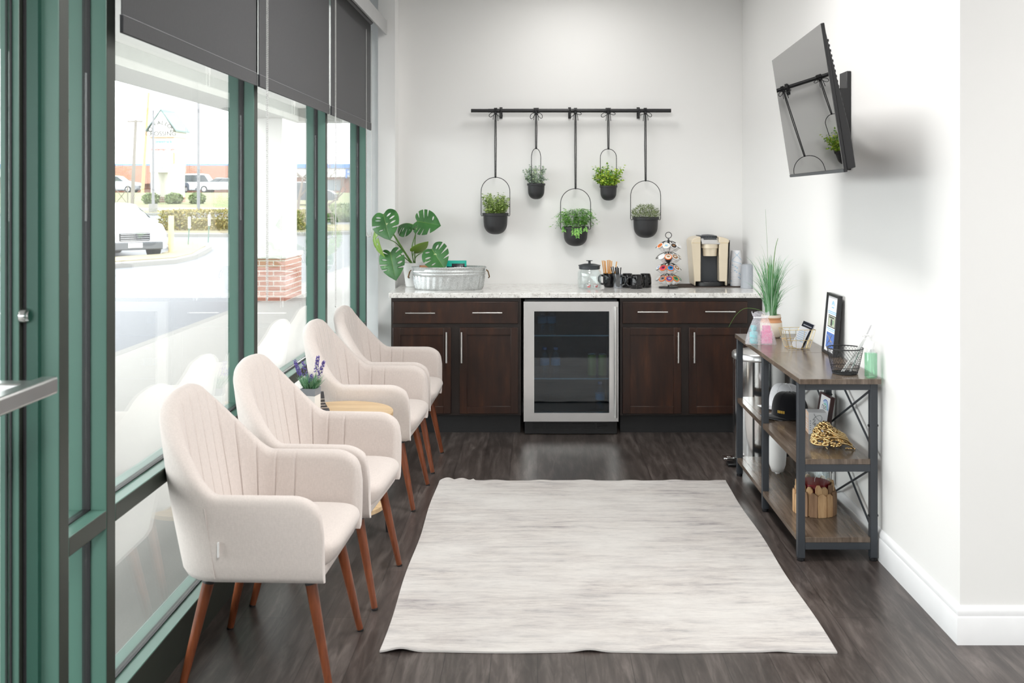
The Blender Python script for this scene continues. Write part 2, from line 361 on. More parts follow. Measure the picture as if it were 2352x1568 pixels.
def text_into(mb, body, size, m, ext=.0005, align='CENTER'):
    cu = bpy.data.curves.new('lettering', 'FONT'); cu.body = body; cu.size = size; cu.extrude = ext; cu.align_x = align
    o = bpy.data.objects.new('lettering', cu); C.objects.link(o)
    me = bpy.data.meshes.new_from_object(o.evaluated_get(bpy.context.evaluated_depsgraph_get()))
    me.transform(m); n0 = len(mb.bm.faces); mb.bm.from_mesh(me); mb.bm.faces.ensure_lookup_table()
    for f in mb.bm.faces[n0:]: f.material_index = mb.mi
    bpy.data.objects.remove(o); bpy.data.curves.remove(cu); bpy.data.meshes.remove(me)
def face_m(o, right, up):       # matrix placing flat lettering (x right, y up) at o
    right = Vector(right).normalized(); up = Vector(up).normalized(); n = right.cross(up)
    return Matrix.Translation(o) @ Matrix((right, up, n)).transposed().to_4x4()

# ------------------------------------------------------------------ the room shell
YB = 7.12; XR = 1.455; YR = 3.45                # back wall, right wall, corner where the room widens
struct(bx('floor', 'floor', -1.19, 5.0, -3.0, YB, -.06, 0))
struct(bx('ceiling', 'ceil', -1.30, 5.0, -3.0, YB+.12, CEIL, CEIL+.08))
struct(bx('wall_back', 'wall', -1.30, XR+.12, YB, YB+.12, 0, CEIL))
struct(bx('wall_right', 'wall', XR, XR+.12, YR, YB, 0, CEIL))
struct(bx('wall_return', 'wall', XR+.12, 5.0, YR, YR+.12, 0, CEIL))
struct(bx('wall_far', 'wall', 5.0, 5.12, -3.0, YR+.12, 0, CEIL))
struct(bx('wall_rear', 'wall', -1.30, 5.12, -3.12, -3.0, 0, CEIL))
struct(bx('wall_left', 'wall', -1.108, -.99, 6.95, YB, 0, CEIL))
struct(bx('trim_1', 'trim', -1.30, -1.108, 7.02, YB, 0, CEIL))
def skirting(name, prof, path):                 # profile (out, z) swept along corners with outward normals
    mb = MB(); rings = []
    for (x, y, nx, ny) in path:
        rings.append([mb.bm.verts.new((x+nx*o, y+ny*o, z)) for (o, z) in prof])
    for A, B in zip(rings, rings[1:]):
        for k in range(len(prof)-1): mb._f([A[k], A[k+1], B[k+1], B[k]])
    mb._f(rings[0]); mb._f(rings[-1][::-1])
    return struct(mb.build(name, 'trim'))
sk = [(0, 0), (.016, 0), (.016, .092), (.012, .098), (.0135, .112), (.009, .122), (.004, .129), (0, .131)]
skirting('baseboard_right', sk, [(XR, YB, -1, 0), (XR, YR, -1, -1)])
skirting('baseboard_return', sk, [(XR, YR, -1, -1), (5.0, YR, 0, -1)])

# ------------------------------------------------------------------ storefront glazing on the left
XI, XO, XG = -1.18, -1.29, -1.235               # inner face, outer face, glass plane
def frame_bar(name, parent, y0, y1, z0, z1, m='green'): return bx(name, m, XO, XI, y0, y1, z0, z1, parent, .003)
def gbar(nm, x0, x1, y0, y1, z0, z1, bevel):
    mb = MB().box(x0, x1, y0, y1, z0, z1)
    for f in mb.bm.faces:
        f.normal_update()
        if abs(f.normal.x) > .9 and f.calc_center_median().x > (x0+x1)/2: f.material_index = 1  # faces towards the room get the darker colour
    return mb.build(nm, ['green', 'room_face'], None, 35, bevel)
def glazing(n, y0, y1, zs, left=None, right=None, z_top=CEIL):
    """a bay between y0 and y1; zs = list of (z0, z1) openings; the frame members belong to the bay"""
    e = sempty('window_%d' % n, (XG, (y0+y1)/2, 0)); off = e.location
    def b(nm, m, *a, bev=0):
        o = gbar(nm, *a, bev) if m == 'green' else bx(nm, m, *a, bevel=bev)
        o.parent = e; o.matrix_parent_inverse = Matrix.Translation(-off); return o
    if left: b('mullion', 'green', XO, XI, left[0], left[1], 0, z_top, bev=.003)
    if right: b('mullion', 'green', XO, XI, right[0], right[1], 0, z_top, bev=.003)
    prev = 0
    for i, (z0, z1) in enumerate(zs):
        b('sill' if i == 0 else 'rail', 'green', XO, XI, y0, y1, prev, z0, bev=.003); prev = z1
        b('pane', 'glass', XG-.003, XG+.003, y0+.0045, y1-.0045, z0+.0045, z1-.0045)
        g = MB(); t = .011
        for (a0, a1, c0, c1) in ((y0, y0+.004, z0, z1), (y1-.004, y1, z0, z1), (y0, y1, z0, z0+.004), (y0, y1, z1-.004, z1)):
            g.box(XG-t, XG+t, a0, a1, c0, c1)
        o = g.build('gasket', 'gasket'); o.parent = e; o.matrix_parent_inverse = Matrix.Translation(-off)
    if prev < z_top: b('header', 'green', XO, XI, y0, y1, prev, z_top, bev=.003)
    return e
TOP = ((.14, .63), (.68, 2.72), (2.77, 3.0))
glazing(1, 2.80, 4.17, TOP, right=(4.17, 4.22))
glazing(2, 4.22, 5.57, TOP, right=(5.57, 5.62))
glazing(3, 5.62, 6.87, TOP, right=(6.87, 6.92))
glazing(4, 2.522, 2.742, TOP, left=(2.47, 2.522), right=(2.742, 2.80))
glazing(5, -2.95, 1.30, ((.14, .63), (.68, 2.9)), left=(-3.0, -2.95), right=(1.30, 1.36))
# ---- the door, its leaf set towards the outside of the frame
d1 = sempty('door_1', (XG, 1.9, 0))
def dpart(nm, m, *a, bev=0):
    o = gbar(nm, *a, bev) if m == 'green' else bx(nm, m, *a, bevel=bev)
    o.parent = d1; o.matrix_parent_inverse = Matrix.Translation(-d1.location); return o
dpart('door_stop', 'greend', -1.2515, -1.224, 2.452, 2.469, 0, 2.2)
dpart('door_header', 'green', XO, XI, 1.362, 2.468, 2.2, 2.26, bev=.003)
dpart('transom_pane', 'glass', XG-.003, XG+.003, 1.362, 2.468, 2.262, CEIL-.002)
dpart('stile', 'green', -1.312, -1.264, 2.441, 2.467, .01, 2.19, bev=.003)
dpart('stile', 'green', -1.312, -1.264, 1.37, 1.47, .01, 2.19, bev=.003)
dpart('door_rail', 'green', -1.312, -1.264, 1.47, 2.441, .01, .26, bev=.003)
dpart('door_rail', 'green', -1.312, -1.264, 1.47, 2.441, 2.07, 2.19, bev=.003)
dpart('pane', 'glass', -1.291, -1.285, 1.472, 2.439, .262, 2.068)
dpart('gasket', 'gasket', -1.2955, -1.2915, 2.4355, 2.4408, .262, 2.068); dpart('gasket', 'gasket', -1.2845, -1.2805, 2.4355, 2.4408, .262, 2.068); dpart('gap_shade_strip', 'gasket', -1.262, -1.252, 2.455, 2.4685, .01, 2.19)  # the last, dark strip stands in for the shade in the door gap
mb = MB(); mb.box(-1.145, -1.105, 1.50, 2.31, 1.085, 1.125)
pb = mb.build('push_bar', 'steel', None, bevel=.006); pb.parent = d1; pb.matrix_parent_inverse = Matrix.Translation(-d1.location)
mb = MB().box(-1.283, -1.146, 2.24, 2.285, 1.09, 1.12)
o = mb.build('bar_bracket', 'steel', None, bevel=.004); o.parent = d1; o.matrix_parent_inverse = Matrix.Translation(-d1.location)
mb = MB().lathe([(0, 0), (.019, 0), (.0195, .012), (.016, .022), (.013, .022), (.012, .016), (0, .016)], (0, 0, 0), 24, Matrix.Rotation(PI/2, 4, 'Y'))
mb.mi = 1; mb.box(.014, .017, -.0015, .0015, -.007, .007)
o = mb.build('lock_cylinder', ['chrome', 'black']); o.parent = d1; o.location = (-1.2638-XG, 2.454-1.9, 1.247)

# ------------------------------------------------------------------ roller shades, valance
def shade(y0, y1, lab, cy, zb):
    t = thing('roller_shade', lab, 'blind', (-1.135, (y0+y1)/2, 1.985), 0, 'charcoal roller shades'); h = (y1-y0)/2
    MB().box(-.0012, .0012, -h, h, .05, .72).build('fabric', 'shade', t)
    mb = MB().box(-.005, .005, -h, h, 0, .05); mb.mi = 1; mb.box(-.0058, .0062, -h, h, .047, .0505)  # second box: pale strip, a highlight line painted along the hem
    mb.build('hem_bar', ['shade', 'hem'], t, bevel=.0015)
    MB().tube([(0, -h, .735), (0, h, .735)], .018, 16).build('roller_tube', 'hem', t)
    mb = MB(); n = int((2.70-zb)/.0075)                       # bead chain loop
    for dy in (-.009, .009):
        for k in range(n):
            mb.lathe([(0, -.0028), (.0024, -.0012), (.0024, .0012), (0, .0028)], (.045, cy+dy-(y0+y1)/2, zb+k*.0075-1.985), 6)
        mb.tube([(.045, cy+dy-(y0+y1)/2, zb-1.985), (.045, cy+dy-(y0+y1)/2, 2.70-1.985)], .0009, 4)
    mb.tube([(.045, cy-.009-(y0+y1)/2, zb-1.985), (.045, cy-(y0+y1)/2, zb-1.995), (.045, cy+.009-(y0+y1)/2, zb-1.985)], .0022, 6)
    mb.build('bead_chain', 'chain', t)
    return t
shade(2.73, 4.035, 'charcoal roller shade nearest the door, over the first big window', 2.76, 2.52)
shade(4.075, 5.44, 'charcoal roller shade in the middle of the three windows', 4.035, 1.13)
shade(5.50, 6.80, 'charcoal roller shade over the last window, beside the white wall end', 5.40, .95)
MB().box(-1.06, -1.045, 2.60, 6.94, 2.655, 2.755).box(-1.175, -1.0601, 2.60, 6.94, 2.758, 2.765).build('valance', 'valance', None, 35, .002)
tag(bpy.data.objects['valance'], 'long grey metal valance box running above the three charcoal shades', 'valance')
mb = MB()
mb.tube(smooth_path([(-1.105, 6.66, 2.64), (-1.105, 6.66, 1.40), (-1.108, 6.655, 1.30), (-1.118, 6.64, 1.275), (-1.128, 6.62, 1.30), (-1.130, 6.61, 1.40), (-1.130, 6.60, 2.64)]), .0022, 6)
mb.lathe([(.010, 0), (.013, .004), (.010, .008)], (-1.119, 6.64, 1.268), 12)
tag(mb.build('pull_cord', 'chain'), 'pale cord loop hanging at the end of the last window by the wall', 'cord')

# ------------------------------------------------------------------ outside: canopy, pavement, car park
struct(bx('ground_sidewalk', 'walk', -4.10, -1.20, -20, 60, -.16, -.02))
struct(bx('ground_kerb', 'conc', -4.25, -4.105, -20, 60, -.16, -.025, None, .015))
PROF = [(-60, -.10), (28, -.10), (40, .30), (50, .60), (58, .85), (75, 1.30), (92, 1.85), (240, 2.2)]
def gz(y):
    for (a, za), (b, zb) in zip(PROF, PROF[1:]):
        if y <= b: return za+(zb-za)*(y-a)/(b-a)
    return PROF[-1][1]
def ground(name, m, ys, x0, x1, dz=0):
    mb = MB(); vv = [[mb.bm.verts.new((x, y, gz(y)+dz)) for x in (x0, x1)] for y in ys]
    for A, B in zip(vv, vv[1:]): mb._f([A[0], A[1], B[1], B[0]])
    return struct(mb.build(name, m))
ground('ground_lot', 'asphalt', [-60, 0, 28, 34, 40, 45, 50, 54], -160, -4.2)
ground('ground_roadside', 'conc', [54, 56, 58], -160, 40)
ground('ground_lawn', 'lawn', [58, 64, 70, 75, 82, 92], -160, 40)
ground('ground_upper_lot', 'conc', [92, 110, 140, 240], -160, 60)
def island(name, pts, m, h=.13, rim='conc'):
    mb = MB(); n = len(pts)
    mb.poly([(x, y, gz(y)-.05) for x, y in pts], (0, 0, h+.05)); mb.build(name+'_kerb', rim, None, 35, .03)
    c = sum((Vector((x, y, 0)) for x, y in pts), Vector())/n
    mb2 = MB().poly([(c.x+(x-c.x)*.965, c.y+(y-c.y)*.9, gz(y)+h) for x, y in pts], (0, 0, .02)); o = struct(mb2.build('ground_'+name, m))
    k = bpy.data.objects[name+'_kerb']; k.name = 'ground_'+name+'_kerb'; struct(k)
island('verge', [(-16, 21.3), (-12.2, 21.6), (-9.6, 22.6), (-8.75, 24.2), (-8.9, 26), (-9.6, 29.5), (-11, 32), (-11.4, 31), (-10.2, 28.5), (-9.7, 25.8), (-10.4, 24.3), (-16, 23.3)], 'tan')
island('planting_bed', [(-14.6, 34.8), (-9.5, 34.5), (-6.5, 36), (-6.5, 39.5), (-14, 39)], 'tan')
island('far_verge', [(-40, 48.5), (-16, 49.5), (-9, 51.5), (-9, 53), (-40, 53)], 'tan')
# canopy over the pavement
struct(bx('ceiling_canopy', 'stucco', -4.35, XO-.01, -8, 17.0, 2.90, 3.6))
struct(bx('beam_canopy', 'beam', -4.25, -3.71, -8, 16.0, 2.70, 2.899))
struct(bx('beam_canopy_end', 'beam', -3.709, -1.32, 15.55, 16.0, 2.70, 2.899))
col = thing('canopy_column', 'white canopy column on a red brick base outside the middle window', 'column', (-4.02, 15.35, -.02))
MB().box(-.23, .22, -.45, .45, .70, 2.718).build('shaft', 'stucco', col)
MB().box(-.29, .28, -.51, .51, 0, .63).build('brick_base', 'brick', col)
MB().box(-.32, .31, -.54, .54, .63, .70).build('stone_cap', 'stucco', col, bevel=.02)

def scatter_leaves(mb, c, rx, ry, rz, n, l, wd, rnd, surf=.75, up=0.0, box=False):
    for _ in range(n):
        v = Vector((rnd.gauss(0, 1), rnd.gauss(0, 1), rnd.gauss(0, 1))); v.normalize()
        if box: v = Vector((rnd.uniform(-1, 1), rnd.uniform(-1, 1), rnd.uniform(-1, 1)));
        r = surf+(1-surf)*rnd.random() if not box else 1
        if box:
            k = rnd.randrange(3); v[k] = math.copysign(rnd.uniform(.85, 1.05), v[k])
        p = Vector(c)+Vector((v.x*rx*r, v.y*ry*r, v.z*rz*r))
        d = (v+Vector((rnd.gauss(0, .6), rnd.gauss(0, .6), rnd.gauss(0, .6)+up))).normalized()
        mb.leaf(p, d, v.normalized(), l*rnd.uniform(.7, 1.3), wd*rnd.uniform(.7, 1.2))
    return mb
rnd = random.Random(3)
mb = MB(); scatter_leaves(mb, (-11.0, 37, gz(37)+.42), 2.5, 1.1, .36, 12000, .09, .03, rnd, box=True)
mb.box(-13.0, -9.0, 36.5, 37.6, gz(36), gz(37)+.50)
tag(mb.build('hedge', 'hedge'), 'clipped tan and olive hedge in the parking lot bed', 'hedge')
for i, (x, y, r, lab) in enumerate(((-25.1, 65.0, .45, 'round green shrub left of the sign posts'), (-23.6, 65.0, .50, 'round green shrub between the two sign posts'), (-22.1, 65.0, .45, 'round green shrub right of the sign posts'))):
    mb = MB(); scatter_leaves(mb, (x, y, gz(y)+.32), r, .7, .36, 900, .14, .06, rnd); mb.ball((x, y, gz(y)+.3), .33, (r*2.2, 1.6, .9), 12)
    tag(mb.build('shrub', 'shrub'), lab, 'shrub', 'shrubs below the roadside sign')
mb = MB(); scatter_leaves(mb, (-8.6, 44, gz(44)+.35), 1.2, .8, .4, 1200, .14, .05, rnd); mb.ball((-8.6, 44, gz(44)+.3), .35, (3, 2, 1), 12)
tag(mb.build('shrub', 'shrub'), 'low green shrub seen through the last window', 'shrub')

def pole(name, lab, cat, pts, r, m, extra=None, n=10):
    mb = MB().tube(pts, r, n)
    if extra: extra(mb)
    return tag(mb.build(name, m), lab, cat)
x, y = -15.75, 46.5; z = gz(y)
t = thing('light_pole', 'thick grey light pole rising behind the hedge', 'light pole', (x, y, z))
MB().tube([(0, 0, 0), (0, 0, 8.2)], [.075, .055], 12).build('pole', 'pole', t); MB().box(-.2, .9, -.2, .2, 8.2, 8.35).build('lamp_head', 'pole', t)
x, y = -19.2, 50; z = gz(y)+.13
t = thing('light_pole', 'slim grey light pole on a concrete footing in front of the roadside sign', 'light pole', (x, y, z))
MB().tube([(0, 0, 0), (0, 0, .42)], .22, 16).build('footing', 'conc', t); MB().tube([(0, 0, .42), (0, 0, 5.1)], [.075, .05], 10).build('pole', 'pole', t)
x, y = -24.3, 60; z = gz(y)
t = thing('utility_pole', 'leaning wooden utility pole on the grass bank', 'utility pole', (x, y, z))
MB().tube([(0, 0, 0), (.22, 0, 5.2)], [.12, .09], 10).build('pole', 'wood', t); MB().box(-.28, .62, -.05, .05, 5.05, 5.15).build('crossarm', 'wood', t)
x, y = -37.5, 95; z = gz(y)
pole('utility_pole', 'pale distant wooden pole in front of the brick shops', 'utility pole', [(x, y, z), (x+.6, y, z+9.5)], [.16, .11], 'drift')
def delineator(px, y, h, lab):
    p = at(px, 0, y); t = thing('marker_post', lab, 'marker post', (p.x, y, gz(y)+.13 if y < 31 else gz(y)), 0, 'flexible marker posts beside the kerb')
    MB().tube([(0, 0, 0), (.03, 0, h*.6)], .016, 8).build('post', 'green', t); MB().box(.0, .075, -.01, .01, h*.6, h).build('reflector_panel', 'signw', t)
delineator(432, 29.5, .85, 'green and white marker post at the kerb, left of the hedge middle')
delineator(478, 32.3, .9, 'green and white marker post at the right end of the hedge')
p = at(393, 0, 26.5); pole('bollard', 'cream painted bollard beside the parked white car', 'bollard', [(p.x, 26.5, gz(26.5)), (p.x, 26.5, 1.02)], .075, 'bollard')
t = thing('barrier_frame', 'rusty crossed timber frame on the grass bank', 'barrier', (-25.2, 60.5, gz(60.5)))
MB().box(-.42, -.36, -.03, .03, 0, 1.25).build('post', 'wood', t); MB().box(.40, .46, -.03, .03, 0, 1.25).build('post', 'wood', t)
MB().tube([(-.38, .05, .1), (.42, .05, 1.1)], .025, 6).tube([(-.38, .08, 1.1), (.42, .08, .1)], .025, 6).build('cross_brace', 'wood', t)

# ---- the roadside sign: gabled top, panels, two posts
sy = 68.0; sz = gz(sy)
p = at(391, 0, sy); va = math.atan2(-p.x, sy)              # view azimuth
sg = thing('roadside_sign', 'tall white gabled roadside sign reading crossing, on two posts', 'sign', (p.x-.15, sy, sz), va+math.radians(-24)+.0)
W, L = .84, 1.1                                            # half width of face, half depth
def zz(py): return H-(py-VY)/F*sy-sz
zt, ze, zc, zb_ = zz(253), zz(300), zz(316), zz(396)
mb = MB(); mb.box(-W, W, -L, L, zc, ze); mb.poly([(-W, -L, ze), (W, -L, ze), (0, -L, zt-.1)], (0, 2*L, 0)); mb.mi = 1
mb.box(-W-.02, W+.02, -L-.02, L+.02, zc-.05, zc); mb.build('gable', ['signw', 'terra'], sg)
mb = MB()
for s_ in (-1, 1):
    mb.poly([(0, -L-.04, zt), (s_*(W+.22), -L-.04, ze-.02), (s_*(W+.22), -L-.04, ze-.12), (0, -L-.04, zt-.12)], (0, 2*L+.08, 0))
mb.build('roof', 'signroof', sg)
MB().box(-W, W, -L*.8, L*.8, zb_, zc-.05).build('panel_box', 'signw', sg)
for (a, b) in ((-W, -.35), (.35, W)):
    q = MB().box(a, b, -L*.7, L*.7, .35, zb_).build('post', 'signw', sg); MB().box(a-.03, b+.03, -L*.73, L*.73, 0, .35).build('post_base', 'brick', q)
mb = MB(); R = .62; word = "O'FALLON"
for i, ch in enumerate(word):
    a = math.radians(72-144*i/(len(word)-1))
    text_into(mb, ch, .40, face_m(Vector((-R*math.sin(a), -L-.012, zc+.30+.82*R*math.cos(a))), (math.cos(a), 0, math.sin(a)), (-math.sin(a), 0, math.cos(a))), .01)
text_into(mb, 'CROSSING', .44, face_m(Vector((0, -L-.012, zc+.06)), (1, 0, 0), (0, 0, 1)), .01)
mb.mi = 1; text_into(mb, 'Jewelrack', .30, face_m(Vector((.1, -L*.8-.012, zz(330))), (1, 0, 0), (0, 0, 1)), .01)
mb.mi = 2; text_into(mb, 'Andaman Cafe', .28, face_m(Vector((.05, -L*.8-.012, zz(347))), (1, 0, 0), (0, 0, 1)), .01)
mb.mi = 4; text_into(mb, 'Dental Care', .26, face_m(Vector((.05, -L*.8-.012, zz(388))), (1, 0, 0), (0, 0, 1)), .01)
mb.mi = 3
for b4 in ((-.7, .85, zz(353), zz(352)), (-.7, .85, zz(377), zz(376)), (-.7, -.66, zz(377), zz(352)), (.76, .85, zz(377), zz(352))):
    mb.box(b4[0], b4[1], -L*.8-.015, -L*.8-.002, b4[2], b4[3])
mb.build('lettering', ['black', 'teal', 'red', 'yellow', 'grey'], sg)

# ---- shops across the road
sh = thing('shop_building', 'long low brick shop building with a blue stripe along its roofline', 'building', (-36, 112, gz(112)))
MB().box(-40, 26, 0, 16, 0, 1.75).build('brick_wall', 'fbrick', sh)
MB().box(-40.3, 26.3, -1.2, 16, 1.75, 2.75).build('fascia', 'signw', sh); MB().box(-40.3, 26.3, -1.25, 16, 2.76, 3.2).build('roof_stripe', 'bluestripe', sh)
MB().box(-40.4, 26.4, -1.35, -1.21, 2.66, 2.755).build('gutter', 'pole', sh)
MB().box(-12, 2, -1.6, 16, 1.0, 3.0).build('brick_bay', 'fbrick', sh)
for k in range(7): MB().box(-30+8*k, -26+8*k, -.08, .05, .25, 1.45).build('shop_window', 'fwin', sh)
mb = MB(); text_into(mb, 'Rx', 1.5, face_m(Vector((15.5, -1.3, 1.6)), (1, 0, 0), (0, 0, 1)), .03); mb.build('shop_letters', 'bluestripe', sh)


# ---- cars
def car(name, lab, loc, rz, paint, kind='sedan', group=None):
    t = thing(name, lab, 'car', loc, rz, group)           # nose towards +x
    if kind == 'van': prof = [(-2.4, .35), (-2.45, 1.0), (-2.4, 1.95), (1.2, 2.0), (1.75, 1.25), (2.35, 1.05), (2.45, .6), (2.4, .3)]
    elif kind == 'suv': prof = [(-2.2, .35), (-2.25, .95), (-2.0, 1.62), (.3, 1.68), (1.0, 1.12), (2.1, .98), (2.3, .75), (2.28, .3)]
    else: prof = [(-2.3, .32), (-2.35, .85), (-2.2, 1.02), (-1.6, 1.08), (-.9, 1.43), (.3, 1.46), (1.1, 1.03), (2.0, .88), (2.28, .68), (2.3, .28)]
    mb = MB(); n = 9
    def fn(u, v):
        y = (u*2-1); k = min(int(v*(len(prof)-1)+1e-6), len(prof)-2); f = v*(len(prof)-1)-k
        px_ = prof[k][0]+(prof[k+1][0]-prof[k][0])*f; pz = prof[k][1]+(prof[k+1][1]-prof[k][1])*f
        wdt = .90-.16*max(0, (pz-.9))/.6*(1 if pz > .9 else 0); nose = 1-.10*abs(y)**3
        return Vector((px_*nose if px_ > 0 else px_*(1-.05*abs(y)**3), y*wdt, pz-.05*abs(y)**4*(pz > 1.2)))
    vv = mb.grid(fn, n, 28)
    for row in (vv[0], vv[-1]): mb._f(row)
    mb.build('body', paint, t, 40)
    wz = 1.06 if kind == 'sedan' else 1.14
    hi = 1.40 if kind == 'sedan' else (1.6 if kind == 'suv' else 1.85)
    for s_ in (-1, 1):
        f_ = 1.0 if kind == 'sedan' else (.95 if kind == 'suv' else 1.5)
        MB().poly([(-1.5, s_*.885, wz), (f_, s_*.885, wz), (.25 if kind != 'van' else 1.05, s_*.77, hi), (-.9 if kind == 'sedan' else -1.7, s_*.77, hi)], (0, s_*.012, 0)).build('side_window', 'carglass', t)
        for xw in (-1.4, 1.38):
            wl = MB().lathe([(0, -.1), (.31, -.1), (.335, -.07), (.335, .07), (.31, .1), (0, .1)], (xw, s_*.82, .335), 20, Matrix.Rotation(PI/2, 4, 'X')).build('wheel', 'tyre', t)
            MB().lathe([(0, -.012), (.2, -.012), (.2, .012), (0, .012)], (xw, s_*.925, .335), 16, Matrix.Rotation(PI/2, 4, 'X')).build('hubcap', 'hub', wl)
    MB().box(2.18, 2.325, -.72, .72, .27, .47).build('bumper', 'bump_grey', t, bevel=.03)
    mb = MB().box(2.2, 2.30, -.38, .38, .50, .70); mb.mi = 1
    for k in range(4): mb.box(2.295, 2.312, -.36, .36, .52+.05*k, .532+.05*k)
    mb.build('grille', ['black', 'hub'], t)
    for s_ in (-1, 1): MB().ball((2.1, s_*.66, .68), .1, (1.1, 1.5, .6), 10).build('headlight', 'silver', t)
    MB().box(2.315, 2.335, -.18, .18, .33, .45).build('plate', 'signw', t)
    return t
car('parked_car', 'white car parked nose first towards the kerb, beside the cream bollard', (-11.75, 27.1, gz(27)), math.radians(-48), 'carw')
car('parked_car', 'silver car half hidden by the window frame, left of the white car', (-15.2, 26.2, gz(26)), math.radians(-60), 'cars')
for px_, y_, paint, kind, lab, rz_ in ((270, 99, 'cars', 'suv', 'silver car in front of the shops, left of the utility pole', 0), (391, 99, 'card', 'suv', 'dark car seen between the two sign posts', 1.4), (450, 105, 'carw', 'van', 'white van parked in front of the shops behind the light pole', 0.1), (508, 98, 'cars', 'sedan', 'silver saloon car in front of the shops, right of the white van', 3.14), (690, 63, 'card', 'sedan', 'dark car seen past the canopy column', .2)):
    p = at(px_, 0, y_); car('distant_car', lab, (p.x, y_, gz(y_)), rz_, paint, kind, 'cars across the road')

# ---- bare trees seen through the last windows
def tree(x, y, h, lab, seed):
    r_ = random.Random(seed); mb = MB()
    def br(p, d, l, r, lev):
        pts = [p]; q = p.copy(); dd = d.copy()
        for _ in range(4):
            dd = (dd+Vector((r_.gauss(0, .14), r_.gauss(0, .14), r_.gauss(.05, .08)))).normalized(); q = q+dd*l/4; pts.append(q.copy())
        mb.tube(pts, [r*(1-.14*k) for k in range(5)], 5 if lev else 8)
        if lev < 4:
            for k in range(3 if lev < 3 else 2):
                f = r_.choice(pts[2:]); a = (dd+Vector((r_.gauss(0, .75), r_.gauss(0, .75), r_.uniform(-.1, .6)))).normalized(); br(f.copy(), a, l*r_.uniform(.55, .8), r*.5, lev+1)
    br(Vector((x, y, gz(y))), Vector((0, 0, 1)), h*.42, .09, 0)
    return tag(mb.build('bare_tree', 'bark'), lab, 'tree', 'bare winter trees')
tree(-8.15, 40, 4.4, 'bare winter tree seen through the last window', 5)
tree(-11.2, 47, 4.6, 'bare winter tree seen between the canopy column and the window frame', 9)

# ------------------------------------------------------------------ rug
mb = MB()
def rugf(u, v):
    e = min(u, 1-u, v, 1-v); z = .007
    if v < .02: z += .007*max(0, math.sin(u*23+.6)*math.sin(u*7+1))**4*2*(1-v/.02)
    if v > .985 and u < .12: z += .012*abs(math.sin(u*60))
    if v > .985: z += .004*max(0, math.sin(u*40))
    return Vector((-.533+1.541*u+.004*math.sin(v*14), 3.376+2.025*v+.004*math.sin(u*17)-.003*u, z))
vv = mb.grid(rugf, 120, 60)
edge = [vv[i][0] for i in range(120)]+[vv[-1][j] for j in range(1, 60)]+[vv[i][-1] for i in range(118, -1, -1)]+[vv[0][j] for j in range(58, 0, -1)]
low = [mb.bm.verts.new((p.co.x, p.co.y, p.co.z-.006)) for p in edge]; mb.mi = 1
for k in range(len(edge)): mb._f([edge[k], edge[(k+1) % len(edge)], low[(k+1) % len(edge)], low[k]])
tag(mb.build('area_rug', ['rug', 'rugback'], None, 60), 'pale grey distressed area rug in the middle of the dark floor', 'rug')

